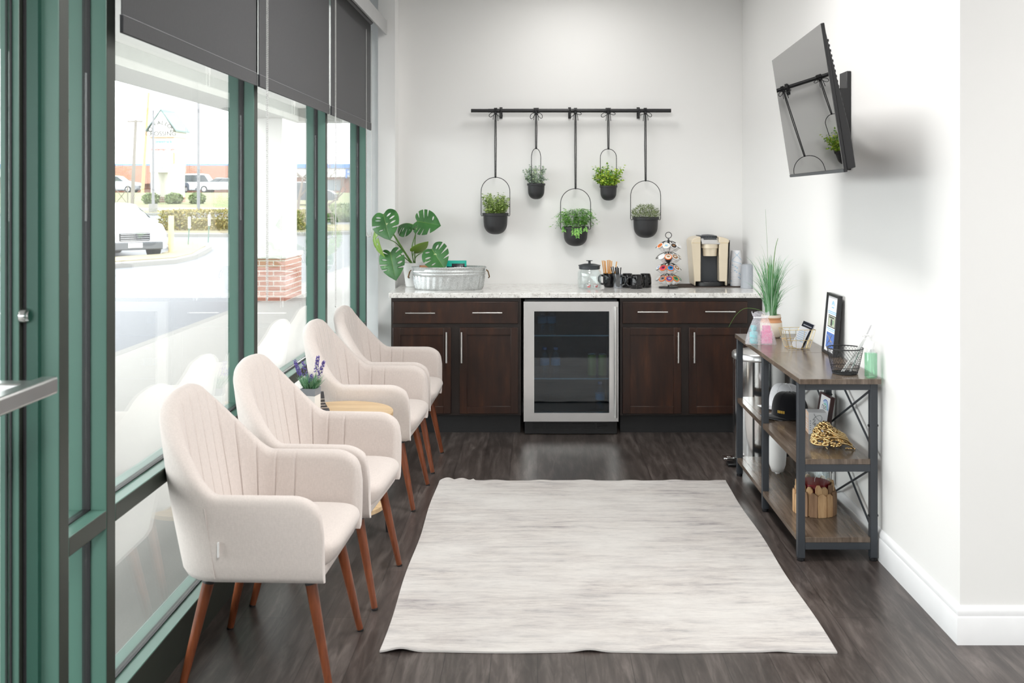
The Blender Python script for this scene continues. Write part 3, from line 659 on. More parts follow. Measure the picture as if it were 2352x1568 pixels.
# ------------------------------------------------------------------ armchairs
def build_chair():
    t = thing('armchair', '', 'chair', (0, 0, 0), 0, 'beige armchairs along the window')
    path = []; rad = .155; Wd = .280; xf = .225; xr = -.262
    n1 = 34; n2 = 22; n3 = 14
    for k in range(n1): path.append((xf+(xr+rad-xf)*k/n1, -Wd, 0, 1, 0.0, (xf-xr-rad)*k/n1))
    for k in range(n2):
        a = PI/2*k/n2; path.append((xr+rad-rad*math.sin(a), -Wd+rad-rad*math.cos(a), math.sin(a), math.cos(a), k/n2, None))
    yl = Wd-rad
    for k in range(n3+1): path.append((xr, -yl+2*yl*k/n3, 1, 0, 1.0, None))
    half = path[:n1+n2]
    for (x, y, nx, ny, b, e) in reversed(half): path.append((x, -y, nx, -ny, b, e))
    # resample by length so that every stitched channel gets its own narrow crease
    path = [(a, b_, n_x, n_y, bb, 9.0 if ee is None else ee) for (a, b_, n_x, n_y, bb, ee) in path]
    for q in range(n1): path[len(path)-1-q] = path[len(path)-1-q][:5]+(path[q][5],)
    cum = [0.0]
    for a, b in zip(path, path[1:]): cum.append(cum[-1]+math.hypot(b[0]-a[0], b[1]-a[1]))
    tot = cum[-1]; gps = [tot/2+s*(.036+.070*k) for k in range(7) for s in (-1, 1)]
    samp = sorted([(v, 0) for v in cum if min(abs(v-g) for g in gps) > .005]+[(g, 1) for g in gps]+[(g+d, 0) for g in gps for d in (-.0035, .0035)])
    newp = []; grooves = set(); tot2 = 2*(PI/2*rad)+2*(Wd-rad)
    for (v, gflag) in samp:
        k = max(0, min(len(cum)-2, next((q for q in range(len(cum)-1) if cum[q+1] >= v), len(cum)-2))); f = (v-cum[k])/max(1e-9, cum[k+1]-cum[k])
        pv = tuple(path[k][q]+(path[k+1][q]-path[k][q])*f for q in range(5)); e0, e1 = path[k][5], path[k+1][5]
        ev = (e0+(e1-e0)*f) if max(e0, e1) < 5 else None
        if gflag: grooves.add(len(newp))
        newp.append(pv+(ev, min(1, abs(v-tot/2)/(tot2/2))))
    path = newp
    zb = .352
    mb = MB(); rings = []
    for i, (x, y, nx, ny, b, e, qd) in enumerate(path):
        s = b*b*(3-2*b); s = s**.85
        h = .628+.272*s
        yy = abs(y)
        h = .628+.278*math.cos(PI/2*qd**1.5)**1.6
        tk = .052+.012*s
        zlow = zb
        if e is not None:
            ef = e
            if ef < .105: h -= .105*(1-math.sqrt(max(0, 1-(1-ef/.105)**2)))*.95
            tk *= min(1, .55+ef/.03*.45)
        else: ef = 1
        lean = .18*nx; flare = .10*abs(ny)
        def P(o, z):
            k = z-zb
            px_ = x+nx*o-lean*k-(.02*nx*math.sin(min(1, k/.5)*PI) if 0 else 0)
            py_ = y+ny*o-(math.copysign(flare*k, y) if abs(y) > .001 else 0)*-1*(1-.75*s*min(1, max(0, (z-.5)/.4))*1.0)
            if s > 0 and z > .62: py_ *= 1-.03*s*((z-.62)/.28)
            return Vector((px_, py_, z))
        dent = .0052 if i in grooves else 0
        ins = .02*(1-min(1, ef/.03)) if e is not None else 0
        sec = [P(.03, zlow), P(.008, zlow+.006), P(0, zlow+.025)]
        for k in range(1, 6): sec.append(P(-.004*math.sin(PI*k/6), zlow+.025+(h-.03-zlow-.025)*k/6))
        for k in range(7):
            a = PI*k/6; sec.append(P(tk/2-tk/2*math.cos(a)+(dent*.4 if k > 3 else 0)*-1, h-.03+.03*math.sin(a)))
        for k in range(1, 5): sec.append(P(tk-dent, h-.03-(h-.03-.40)*k/4))
        if e is not None and ef < .03: sec = [Vector((p.x-ins*.5*(1-0), p.y, p.z)) for p in sec]
        rings.append([mb.bm.verts.new(p) for p in sec])
    for A, B in zip(rings, rings[1:]):
        m_ = len(A)
        for k in range(m_): mb._f([A[k], A[(k+1) % m_], B[(k+1) % m_], B[k]])
    mb._f(rings[0][::-1]); mb._f(rings[-1])
    sh = mb.build('shell', 'linen', t, 50)
    # piped seams: along the top edge and down the rear corners
    for s_ in (-1, 1):
        MB().tube([(-.118-.006*k, s_*(.2835+.0058*k), .372+.055*k) for k in range(5)], .0013, 5).build('side_seam', 'linen', sh)
    # seat cushion
    mb = MB()
    def cush(u, v):
        a = 2*PI*u; b = PI*(v-.5); cx = math.copysign(abs(math.cos(a))**.35, math.cos(a)); cy = math.copysign(abs(math.sin(a))**.35, math.sin(a))
        cz = math.copysign(abs(math.sin(b))**.55, math.sin(b)); cr = abs(math.cos(b))**.30
        z = .410+.058*cz; x = .012+.228*cx*cr; y = .225*cy*cr
        if cz < 0 and cx > 0: x -= .05*(-cz)
        if cz > 0: z += .010*(1-(y/.225)**2)
        return Vector((x, y, z))
    mb.grid(cush, 48, 18, cu=True)
    mb.build('seat', 'linen', t, 60)
    MB().poly([(.20, -.245, .344), (.20, .245, .344), (-.17, .245, .344), (-.235, .17, .344), (-.235, -.17, .344), (-.17, -.245, .344)], (0, 0, .04)).build('seat_base', 'linen', t, 35, .012)
    for sx, sy in ((1, -1), (1, 1), (-1, -1), (-1, 1)):
        top = Vector((.150 if sx > 0 else -.165, sy*.190, .352)); ft = Vector((.222 if sx > 0 else -.245, sy*.222, 0.0)); d = ft-top
        l = MB().tube([top+d*.06, top+d*.5, top+d*.985], [.0185, .0155, .0115], 14).build('leg', 'walnut', t, 40)
        MB().tube([top, top+d*.075], .0195, 14).build('ferrule', 'black', l, 40); MB().tube([top+d*.98, top+d*.999], .0122, 12).build('foot_pad', 'black', l, 40)
    MB().box(-.102, -.098, -.3065, -.299, .445, .49).build('care_tag', 'tag', t)
    return t
ch = build_chair()
for i, (x, y, lab) in enumerate(((-.858, 3.335, 'beige linen armchair nearest the camera, beside the green door frame'),
                                 (-.812, 3.965, 'beige linen armchair just in front of the side table with lavender'),
                                 (-.818, 5.125, 'beige linen armchair just beyond the side table with lavender'),
                                 (-.800, 5.785, 'beige linen armchair farthest away, against the dark cabinet'))):
    rz = (-.035, -.07, -.05, -.02)[i]
    if i == 0: ch.location = (x, y, 0); ch['label'] = lab; ch.rotation_euler.z = rz
    else: dup(ch, (x, y, 0), rz, lab)

# ------------------------------------------------------------------ side table, lavender, ornament
tx, ty, tz = -.895, 4.56, .56
t = thing('side_table', 'round birch side table on black legs between the second and third armchairs', 'side table', (tx, ty, 0))
MB().lathe([(0, tz-.022), (.232, tz-.022), (.235, tz-.019), (.235, tz-.003), (.232, tz), (0, tz)], (0, 0, 0), 64).build('tabletop', 'birch', t)
MB().lathe([(0, .125), (.20, .125), (.20, .143), (0, .143)], (0, 0, 0), 48).build('lower_shelf', 'birch', t)
for k in range(3):
    a = math.radians(10+120*k); MB().tube([(.17*math.cos(a), .17*math.sin(a), tz-.022), (.212*math.cos(a), .212*math.sin(a), 0)], .0105, 10).build('leg', 'black', t)
lp = (-1.020, 4.50)
t = thing('potted_lavender', 'lavender in a white square pot with a grey band on the side table', 'potted plant', (lp[0], lp[1], tz+.0005), math.radians(-10))
def sq(a, b, z0, z1): return [(-a, -a, z0), (a, -a, z0), (a, a, z0), (-a, a, z0)], [(-b, -b, z1), (b, -b, z1), (b, b, z1), (-b, b, z1)]
def frustum(mb, a, b, z0, z1):
    A, B = sq(a, b, z0, z1); A = [mb.bm.verts.new(p) for p in A]; B = [mb.bm.verts.new(p) for p in B]
    mb._f(A[::-1])
    for k in range(4): mb._f([A[k], A[(k+1) % 4], B[(k+1) % 4], B[k]])
    return B
mb = MB(); B = frustum(mb, .034, .0335, 0, .088); mb._f(B); pt = mb.build('pot', 'white', t, 35, .0015)
mb = MB(); frustum(mb, .0342, .0345, .0882, .119); frustum(mb, .030, .030, .0884, .119); mb.poly([(-.0345, -.0345, .119), (.0345, -.0345, .119), (.030, -.030, .119), (-.030, -.030, .119)])
for k in range(4):
    m_ = Matrix.Rotation(PI/2*k, 4, 'Z'); mb.poly([m_ @ Vector(p) for p in ((-.0345, -.0345, .1191), (.0345, -.0345, .1191), (.030, -.030, .1191), (-.030, -.030, .1191))])
mb.build('grey_band', 'grey', pt); MB().box(-.0298, .0298, -.0298, .0298, .0886, .108).build('soil', 'soil', pt)
rnd = random.Random(11)
mb = MB()
for k in range(300):
    a = rnd.uniform(0, 2*PI); r = .026*math.sqrt(rnd.random()); p = Vector((r*math.cos(a), r*math.sin(a), .108)); d = Vector((math.cos(a)*rnd.uniform(.1, .9), math.sin(a)*rnd.uniform(.1, .9), 1)).normalized(); l = rnd.uniform(.03, .085)
    mb.leaf(p, d, Vector((rnd.gauss(0, 1), rnd.gauss(0, 1), .2)).normalized(), l, .0019, .1)
for k in range(60):
    a = rnd.uniform(0, 2*PI); r = .02*math.sqrt(rnd.random()); p = Vector((r*math.cos(a), r*math.sin(a), rnd.uniform(.11, .145)));
    mb.leaf(p, Vector((math.cos(a), math.sin(a), rnd.uniform(0, .8))).normalized(), Vector((0, 0, 1)), rnd.uniform(.02, .045), .003)
mb.build('foliage', 'lavleaf', t)
for (dx, dz, lx, n_) in ((-.078, .238, -.35, 100), (-.040, .232, -.25, 50), (.036, .262, .30, 90), (.062, .236, .33, 90), (.004, .178, .06, 50), (-.050, .205, -.6, 14)):
    mb = MB(); base = Vector((dx*.3, rnd.uniform(-.012, .012), .11)); top = Vector((dx, rnd.uniform(-.02, .01), dz)); d = (top-base); ax = d.normalized()
    s_ = MB().tube([base, base+d*.5+Vector((dx*.05, 0, 0)), top], [.0011, .001, .0006], 5).build('flower_stem', 'stem', t)
    hl = min(.085, d.length*.5)
    for k in range(n_):
        f = rnd.random(); c = top-ax*hl*f; v = Vector((rnd.gauss(0, 1), rnd.gauss(0, 1), rnd.gauss(0, .4))).normalized(); c = c+v*.0065*(.5+.5*f)
        mb.leaf(c, (v+ax*.8).normalized(), v, .0082, .0032, .3)
        mb.leaf(c, (v-ax*.2).normalized(), ax, .0066, .003, .3)
    mb.build('flower_head', 'lav', s_)
t = thing('ornament', 'small dark grey tower ornament behind the lavender pot', 'ornament', (-.972, 4.565, tz+.0005), math.radians(15))
mb = MB(); A = [mb.bm.verts.new(p) for p in ((-.022, -.022, 0), (.022, -.022, 0), (.022, .022, 0), (-.022, .022, 0))]; mb._f(A[::-1])
for (r_, z) in ((.022, .008), (.017, .010), (.012, .040), (.009, .07), (.006, .09)):
    B = [mb.bm.verts.new(p) for p in ((-r_-.010*(z > .02), -r_, z), (r_-.010*(z > .02), -r_, z), (r_-.010*(z > .02), r_, z), (-r_-.010*(z > .02), r_, z))]
    for k in range(4): mb._f([A[k], A[(k+1) % 4], B[(k+1) % 4], B[k]])
    A = B
mb._f(A); mb.build('body', 'fig', t, 35, .001)
mb = MB()
for z, r_ in ((.016, .016), (.028, .014), (.040, .012), (.055, .0105)): mb.box(-r_-.0105 if z > .02 else -r_, r_-.0095 if z > .02 else r_, -r_-.0015, -r_+.0005, z, z+.004)
mb.build('lattice_bands', 'silver', t)

# ------------------------------------------------------------------ cabinets, worktop, fridge
YF = 6.485                                         # face frame plane
def cabinet(label, x0, x1, fx0, fx1, doors, pulls, dr):
    t = thing('base_cabinet', label, 'cabinet', ((x0+x1)/2, YF, 0)); cx = (x0+x1)/2
    B = lambda nm, m, a, b, c, d, e, f, par=t, bev=0: bx(nm, m, a-cx, b-cx, c-YF, d-YF, e, f, par, bev)
    B('carcass', 'carcass', x0, x1, YF, YB-.002, .12, .882, bev=.0015); B('toe_kick', 'toe', x0+.005, x1-.005, YF+.045, YB-.01, 0, .1195)
    dw = B('drawer', 'espresso', dr[0], dr[1], YF-.020, YF-.0004, .717, .858, bev=.003)
    def pull(nm, a, par, vert=None):
        mb = MB()
        if vert is None: (p0, p1, z) = a; P0, P1 = Vector((p0-cx, -.052, z)), Vector((p1-cx, -.052, z))
        else: (x, z0, z1) = a; P0, P1 = Vector((x-cx, -.052, z0)), Vector((x-cx, -.052, z1))
        mb.tube([P0, P1], .0056, 12)
        for f in (.16, .84): q = P0.lerp(P1, f); mb.tube([q, q+Vector((0, .0318, 0))], .004, 8)
        return mb.build(nm, 'nickel', par)
    for p in pulls: pull('drawer_pull', p, dw)
    for (a, b, hx) in doors:
        z0, z1 = .135, .690; st = .048
        d = MB()
        d.box(a-cx, b-cx, -.010, -.0004, z0, z1)
        d.box(a-cx, a+st-cx, -.020, -.010, z0, z1); d.box(b-st-cx, b-cx, -.020, -.010, z0, z1)
        d.box(a+st-cx, b-st-cx, -.020, -.010, z0, z0+st); d.box(a+st-cx, b-st-cx, -.020, -.010, z1-st, z1)
        do = d.build('door', 'espresso', t, 35, .002)
        pull('door_pull', (hx, .467, .665), do, 1)
    return t
S_ = 355.0
X = lambda px_: (px_-VX)/S_
cabinet('dark wood base cabinet left of the glass fridge, behind the armchairs', X(898), X(1197), 0, 0, ((X(903), X(1036), X(1027)), (X(1056), X(1190), X(1061.5))),
        ((X(933), X(1001), .787), (X(1086), X(1154), .789)), (X(903), X(1190)))
cabinet('dark wood base cabinet right of the glass fridge, under the coffee machine', X(1424), 1.452, 0, 0, ((X(1430), X(1564), X(1556)), (X(1582), X(1716), X(1592.5))),
        ((X(1463), X(1532), .794), (X(1617), X(1686), .796)), (X(1430), X(1716)))
mb = MB().box(X(894), 1.453, 6.455, YB-.001, .8825, .915)
o = mb.build('worktop', 'granite', None, 35, .003); tag(o, 'long white granite worktop with dark specks along the back wall', 'worktop')

# fridge
fx0, fx1 = X(1203), X(1419)
t = thing('glass_door_fridge', 'stainless under-counter fridge with a tinted glass door between the cabinets', 'fridge', ((fx0+fx1)/2, YF, 0)); cx = (fx0+fx1)/2; hw = (fx1-fx0)/2-.006
mb = MB()
mb.box(-hw, hw, .55, .60, .09, .872).box(-hw, -hw+.03, -.005, .55, .09, .872).box(hw-.03, hw, -.005, .55, .09, .872).box(-hw+.03, hw-.03, -.005, .55, .09, .13).box(-hw+.03, hw-.03, -.005, .55, .84, .872)
mb.build('cabinet_body', 'fridge_in', t)
gr = MB().box(-hw, hw, -.012, .2, .004, .088)
for k in range(6):
    for j in range(4): gr.box(-.245+.083*k, -.245+.083*k+.066, -.0165, -.0121, .030+.012*j, .0345+.012*j)
gr.build('vent_grille', 'blackp', t, 35, .001)
for s_ in (-1, 1): MB().lathe([(.012, 0), (.012, .09), (0, .09)], (s_*.25, .45, 0), 10).build('levelling_foot', 'blackp', t)
dz0, dz1 = .093, .862; gx0, gx1, gz0, gz1 = X(1227)-cx, X(1398)-cx, .148, .800; DW = (fx1-fx0)/2
mb = MB()
for (a, b, c, d) in ((-DW, gx0, dz0, dz1), (gx1, DW, dz0, dz1), (gx0, gx1, dz0, gz0), (gx0, gx1, gz1, dz1)): mb.box(a, b, -.058, -.012, c, d)
dr = mb.build('door_frame', 'steel', t, 35, 0)
MB().box(gx0+.0005, gx1-.0005, -.050, -.044, gz0+.0005, gz1-.0005).build('glass_pane', 'tint', dr)
mb = MB().tube([(DW-.020, -.098, .125), (DW-.020, -.098, .835)], .0095, 16)
for z in (.185, .775): mb.tube([(DW-.020, -.098, z), (DW-.020, -.0575, z)], .006, 10)
mb.build('door_handle', 'nickel', dr)
for i, z in enumerate((.355, .635)):
    mb = MB().box(-hw+.031, hw-.031, .03, .50, z-.005, z); mb.mi = 1; mb.box(-hw+.031, hw-.031, .022, .0299, z-.006, z+.002); mb.build('shelf', ['jar', 'nickel'], t)
def can(lab, x, y, z):
    mb = MB().lathe([(0, 0), (.022, 0), (.029, .006), (.029, .128), (.025, .140)], (0, 0, 0), 20); mb.mi = 1; mb.lathe([(.0255, .1395), (.0265, .143), (.024, .143), (.023, .139), (0, .139)], (0, 0, 0), 20)
    o = mb.build('drink_can', ['lime_can', 'nickel']); o.location = (x, y, z); return tag(o, lab, 'can', 'cans in the glass fridge')
can('lime green can on the middle fridge shelf, left one of two', X(1360)+.005, YF+.12, .3555); can('lime green can on the middle fridge shelf, right one of two', X(1386)+.002, YF+.12, .3555)
def bottle(lab, x, y, z):
    t_ = thing('water_bottle', lab, 'bottle', (x, y, z), 0, 'water bottles in the glass fridge')
    MB().lathe([(0, 0), (.028, 0), (.031, .006), (.031, .05), (.029, .055), (.031, .06), (.031, .115), (.024, .145), (.013, .158), (.013, .166)], (0, 0, 0), 18).build('bottle_body', 'clearb', t_)
    MB().lathe([(.0145, .166), (.0145, .180), (0, .180)], (0, 0, 0), 14).build('cap', 'bluep', t_); MB().lathe([(.0314, .065), (.0314, .108)], (0, 0, 0), 18).build('bottle_label', 'sky', t_); return t_
for lab, px_, dy, z in (('blue labelled water bottle on the top fridge shelf, far left', 1244, .15, .6355), ('blue labelled water bottle on the top fridge shelf, second from the left', 1266, .15, .6355), ('water bottle on the middle fridge shelf, left of the cans', 1250, .16, .3555), ('water bottle on the middle fridge shelf, second from the left', 1276, .16, .3555), ('blue labelled water bottle on the fridge floor, lower right', 1380, .14, .1305)):
    bottle(lab, X(px_)+.004, YF+dy, z)

# ------------------------------------------------------------------ wall rail and hanging planters
WY = YB; RD = 7.045; RS = F/RD
rail = thing('hanging_rail', 'black metal rail mounted across the back wall, carrying five hanging planters', 'rail', (0, RD, 2.14))
rx0, rx1 = at(1082, 254, RD).x, at(1541, 254, RD).x
mb = MB().tube([(rx0, 0, 0), (rx0+.12, 0, 0), (rx0+.1201, 0, 0), (rx1, 0, 0)], [.0125, .0125, .0135, .0135], 16); mb.build('bar', 'black', rail)
for px_ in (1150, 1309, 1468):
    x = at(px_, 0, RD).x
    MB().tube([(x, -.016, .004), (x, -.004, .0175), (x, .010, .017), (x, .030, .01), (x, WY-RD-.008, 0)], .005, 8).tube([(x, -.016, .004), (x, -.016, -.012), (x, 0, -.019), (x, .02, -.03), (x, .03, -.042)], .0055, 8).box(x-.010, x+.010, WY-RD-.008, WY-RD-.0004, -.05, .03).build('bracket', 'black', rail)
def planter(lab, px_, hoop_top, hoop_hw, rim_y, pot_hw, bot_y, kind, top_y, hoop_rot=0, bowrot=0.3, wrap=1):
    D = 7.015; x = at(px_, 0, D).x; zr = at(0, rim_y, D).z; zb = at(0, bot_y, D).z; zt = at(0, hoop_top, D).z; R = pot_hw/F*D; hw = hoop_hw/F*D; hh = zr-zb
    t = thing('hanging_planter', lab, 'hanging planter', (x, D, zb), 0, 'hanging planters on the rail'); zr -= zb; zt -= zb
    rr = [(0, 0)]+[(R*.96*math.sin(PI/2*k/12)**.80, hh*.52*(1-math.cos(PI/2*k/12))) for k in range(1, 13)]+[(R*.97, hh*.55), (R*.99, hh*.86), (R*1.07, hh*.87), (R*1.08, hh*.99), (R*1.05, hh), (R*.96, hh), (R*.93, hh*.85), (R*.9, hh*.80), (0, hh*.80)]
    mb = MB().lathe(rr, (0, 0, 0), 36); po = mb.build('pot', 'pot', t, 50)
    MB().lathe([(0, hh*.801), (R*.9, hh*.801), (R*.88, hh*.86), (0, hh*.88)], (0, 0, 0), 24).build('soil', 'soil', po)
    m_ = Matrix.Rotation(hoop_rot, 4, 'Z'); zf = zr*.90; pts = [Vector((-hw*.86, 0, zf-.004)), Vector((-hw*.97, 0, zf-.005)), Vector((-hw, 0, zf+.002)), Vector((-hw, 0, zf+.02))]
    zc = zt-hw if zt-hw > zf+.02 else zf+.03
    ry = zt-zc
    pts += [Vector((-hw*math.cos(PI*k/22), 0, zc+ry*math.sin(PI*k/22))) for k in range(23)]
    pts += [Vector((hw, 0, zf+.02)), Vector((hw, 0, zf+.002)), Vector((hw*.97, 0, zf-.005)), Vector((hw*.86, 0, zf-.004))]
    MB().tube([m_ @ p for p in pts], .0024, 8).build('wire_hoop', 'black', t)
    sz = 2.14-zb; dy = RD-D
    mb = MB()
    for dx in (-.0035, .0035): mb.tube([(dx, dy*.0, zt+.004), (dx*1.4, dy*.5, (zt+sz)/2), (dx, dy-.014, sz-.012)], .0034, 6)
    for k in range(2+wrap):
        dxx = (k-(1+wrap)/2)*.0075
        mb.tube([(dxx, dy+.0175*math.cos(a), sz+.0175*math.sin(a)) for a in [2*PI*q/14 for q in range(14)]], .0038, 6, closed=True)
    mb.ball((0, 0, zt+.003), .0075, (1, 1, 1.1), 10); mb.ball((0, dy-.018, sz-.018), .010, (1.1, .8, 1), 10)
    mb.build('strap', 'black', t)
    mb = MB(); b0 = Vector((0, dy-.024, sz-.018)); rb = random.Random(px_)
    for s_ in (-1, 1):
        L_ = .046+rb.uniform(-.006, .006); dr = -.3-rb.uniform(.0, .5) if rb.random() < .7 else -.1
        mb.tube(smooth_path([b0, b0+Vector((s_*L_*.5, -.006, .006+L_*dr*.2)), b0+Vector((s_*L_*.95, -.006, L_*dr*.5)), b0+Vector((s_*L_, -.004, L_*dr-.004)), b0+Vector((s_*L_*.75, 0, L_*dr-.009)), b0+Vector((s_*L_*.35, 0, L_*dr*.5-.006)), b0]), .0022, 6)
        mb.tube(smooth_path([b0, b0+Vector((s_*.012, -.004, -.012)), b0+Vector((s_*.017, -.003, -.045-rb.uniform(0, .015)))]), .0022, 6)
    mb.build('bow', 'black', t)
    # foliage
    rn = random.Random(px_+5); mb = MB(); ht = at(0, top_y, D).z-zb-zr
    base = Vector((0, 0, hh*.86))
    if kind in ('box', 'euc', 'yel'):
        nst = {'box': 120, 'euc': 80, 'yel': 80}[kind]; spread = {'box': 1.15, 'euc': 1.6, 'yel': 1.95}[kind]
        for k in range(nst):
            a = rn.uniform(0, 2*PI); r = R*.75*math.sqrt(rn.random()); p = base+Vector((r*math.cos(a), r*math.sin(a), 0)); ex = Vector((math.cos(a)*spread*R*rn.uniform(.4, 1.0), math.sin(a)*min(spread, 1.3)*R*rn.uniform(.3, 1.0), ht*rn.uniform(.4, 1.45)*(1-.25*(r/R))))
            if ex.y > .085: ex.y = .085
            nl = 9
            for j in range(1, nl+1):
                f = j/nl; q = p.lerp(base+ex, f); q.z += .012*math.sin(PI*f)
                if q.y > .088: q.y = .088
                for w_ in range(2):
                    d = Vector((rn.gauss(0, 1), rn.gauss(0, 1), rn.gauss(.25, .6))).normalized(); l = {'box': .0165, 'euc': .0145, 'yel': .018}[kind]*rn.uniform(.6, 1.2)
                    mb.leaf(q, d, Vector((rn.gauss(0, .5), rn.gauss(-.5, .5), 1)).normalized(), l, l*{'box': .36, 'euc': .45, 'yel': .48}[kind], .25)
    elif kind == 'fern':
        for k in range(95):
            a = rn.uniform(0, 2*PI); ln = rn.uniform(.5, 1.0); p = base+Vector((R*.5*math.cos(a), R*.5*math.sin(a), 0)); out = Vector((math.cos(a), math.sin(a)*.8, 0)); up = rn.uniform(.35, 1.0); rch = R*rn.uniform(.8, 1.75)*ln
            for j in range(2, 11):
                f = j/10; q = p+out*rch*f+Vector((0, 0, ht*up*1.4*math.sin(min(1, f*1.05)*2.0)-max(0, f-.6)*.06*(2-up)))
                if q.y > .085: q.y = .085
                sd = Vector((-out.y, out.x, 0))
                for s_ in (-1, 1): mb.leaf(q, (out*.9+sd*s_*.75+Vector((0, 0, rn.uniform(-.4, .4)))).normalized(), Vector((0, rn.gauss(0, .3), 1)).normalized(), rn.uniform(.018, .030), .0042, .15)
        for (sx_, ln_) in ((-.2, .050), (.12, .070), (.30, .04), (-.95, .03), (.02, .045), (.75, .025)):   # sprays that trail over the rim
            for j in range(7):
                q = Vector((sx_*R, -R*.85*math.sqrt(max(.05, 1-min(.9, sx_*sx_)))-.012-.004*j, hh*1.02-ln_*j/6))
                for s_ in (-1, 1): mb.leaf(q, Vector((s_*.75, -.3, -.6)).normalized(), Vector((0, -1, .3)), rn.uniform(.018, .027), .0048, .15)
    else:
        for k in range(900):
            a = rn.uniform(0, 2*PI); e_ = rn.random()**.6; r = R*1.08*math.sqrt(rn.random()); q = base+Vector((r*math.cos(a), r*math.sin(a)*.9, ht*1.12*math.sqrt(max(0, 1-(r/(R*1.2))**2))*e_))
            d = Vector((math.cos(a)*r/R*.8+rn.gauss(0, .55), math.sin(a)*r/R*.8+rn.gauss(0, .55), rn.uniform(.1, 1))).normalized()
            mb.leaf(q, d, Vector((rn.gauss(0, 1), rn.gauss(0, 1), rn.gauss(0, 1))).normalized(), rn.uniform(.016, .028), .0021, .1)
    mb.build('foliage', FOL[kind], t)
    return t
FOL = dict(box=m_leaf('boxwood sprigs', ((0, (.10, .19, .03)), (.5, (.27, .40, .09)), (1, (.52, .62, .24)))), euc=m_leaf('dusty eucalyptus', ((0, (.24, .31, .25)), (.6, (.45, .54, .46)), (1, (.40, .54, .22)))),
           fern=m_leaf('bright ruscus sprays', ((0, (.05, .22, .02)), (.6, (.16, .45, .05)), (1, (.30, .58, .10)))), yel=m_leaf('yellow green sprigs', ((0, (.07, .24, .04)), (.5, (.30, .48, .05)), (1, (.60, .70, .08)))), ros=m_leaf('olive rosemary needles', ((0, (.10, .14, .05)), (1, (.33, .40, .18)))))
planter('large black hanging planter of boxwood at the left end of the rail', 1138, 407, 33, 489, 28, 538, 'box', 450)
planter('small black hanging planter of grey green eucalyptus, second from the left', 1231.5, 341, 20, 421, 19.5, 457.5, 'euc', 386, math.radians(58), wrap=3)
planter('large black hanging planter with bright green trailing sprays, middle and lowest', 1322, 433, 34.5, 520, 28, 565, 'fern', 484)
planter('small black hanging planter of yellow green sprigs, second from the right', 1397.5, 342, 19.5, 426, 19, 460.5, 'yel', 388, math.radians(15), wrap=3)
planter('large black hanging planter of olive rosemary at the right end of the rail', 1483, 415, 34.5, 498, 28.5, 546, 'ros', 466)

# ------------------------------------------------------------------ monstera and galvanised tub on the worktop
WT = .9155
px0 = at(951, 655, 6.93); mx, my = px0.x, 6.93
t = thing('monstera_plant', 'monstera with split leaves in a white ribbed pot at the left end of the worktop', 'potted plant', (mx, my, WT))
mb = MB().lathe([(0, 0), (.054, 0), (.057, .003), (.078, .160), (.079, .165), (.074, .165), (.070, .150), (0, .150)], (0, 0, 0), 72, wob=lambda k, z: 1+.010*(k % 2) if z > 0 else 1)
po = mb.build('pot', 'white', t, 60); MB().lathe([(0, .1505), (.069, .1505), (.068, .155), (0, .157)], (0, 0, 0), 24).build('soil', 'soil', po)
EDGE = smooth_path([(.03, .0, 0), (-.10, .22, 0), (-.13, .50, 0), (-.02, .83, 0), (.16, .99, 0), (.36, 1.0, 0), (.58, .85, 0), (.78, .53, 0), (.93, .18, 0), (1.0, 0, 0)], 14)
def edge_at(u):
    k = u*(len(EDGE)-1); i_ = min(int(k), len(EDGE)-2); return EDGE[i_].lerp(EDGE[i_+1], k-i_)
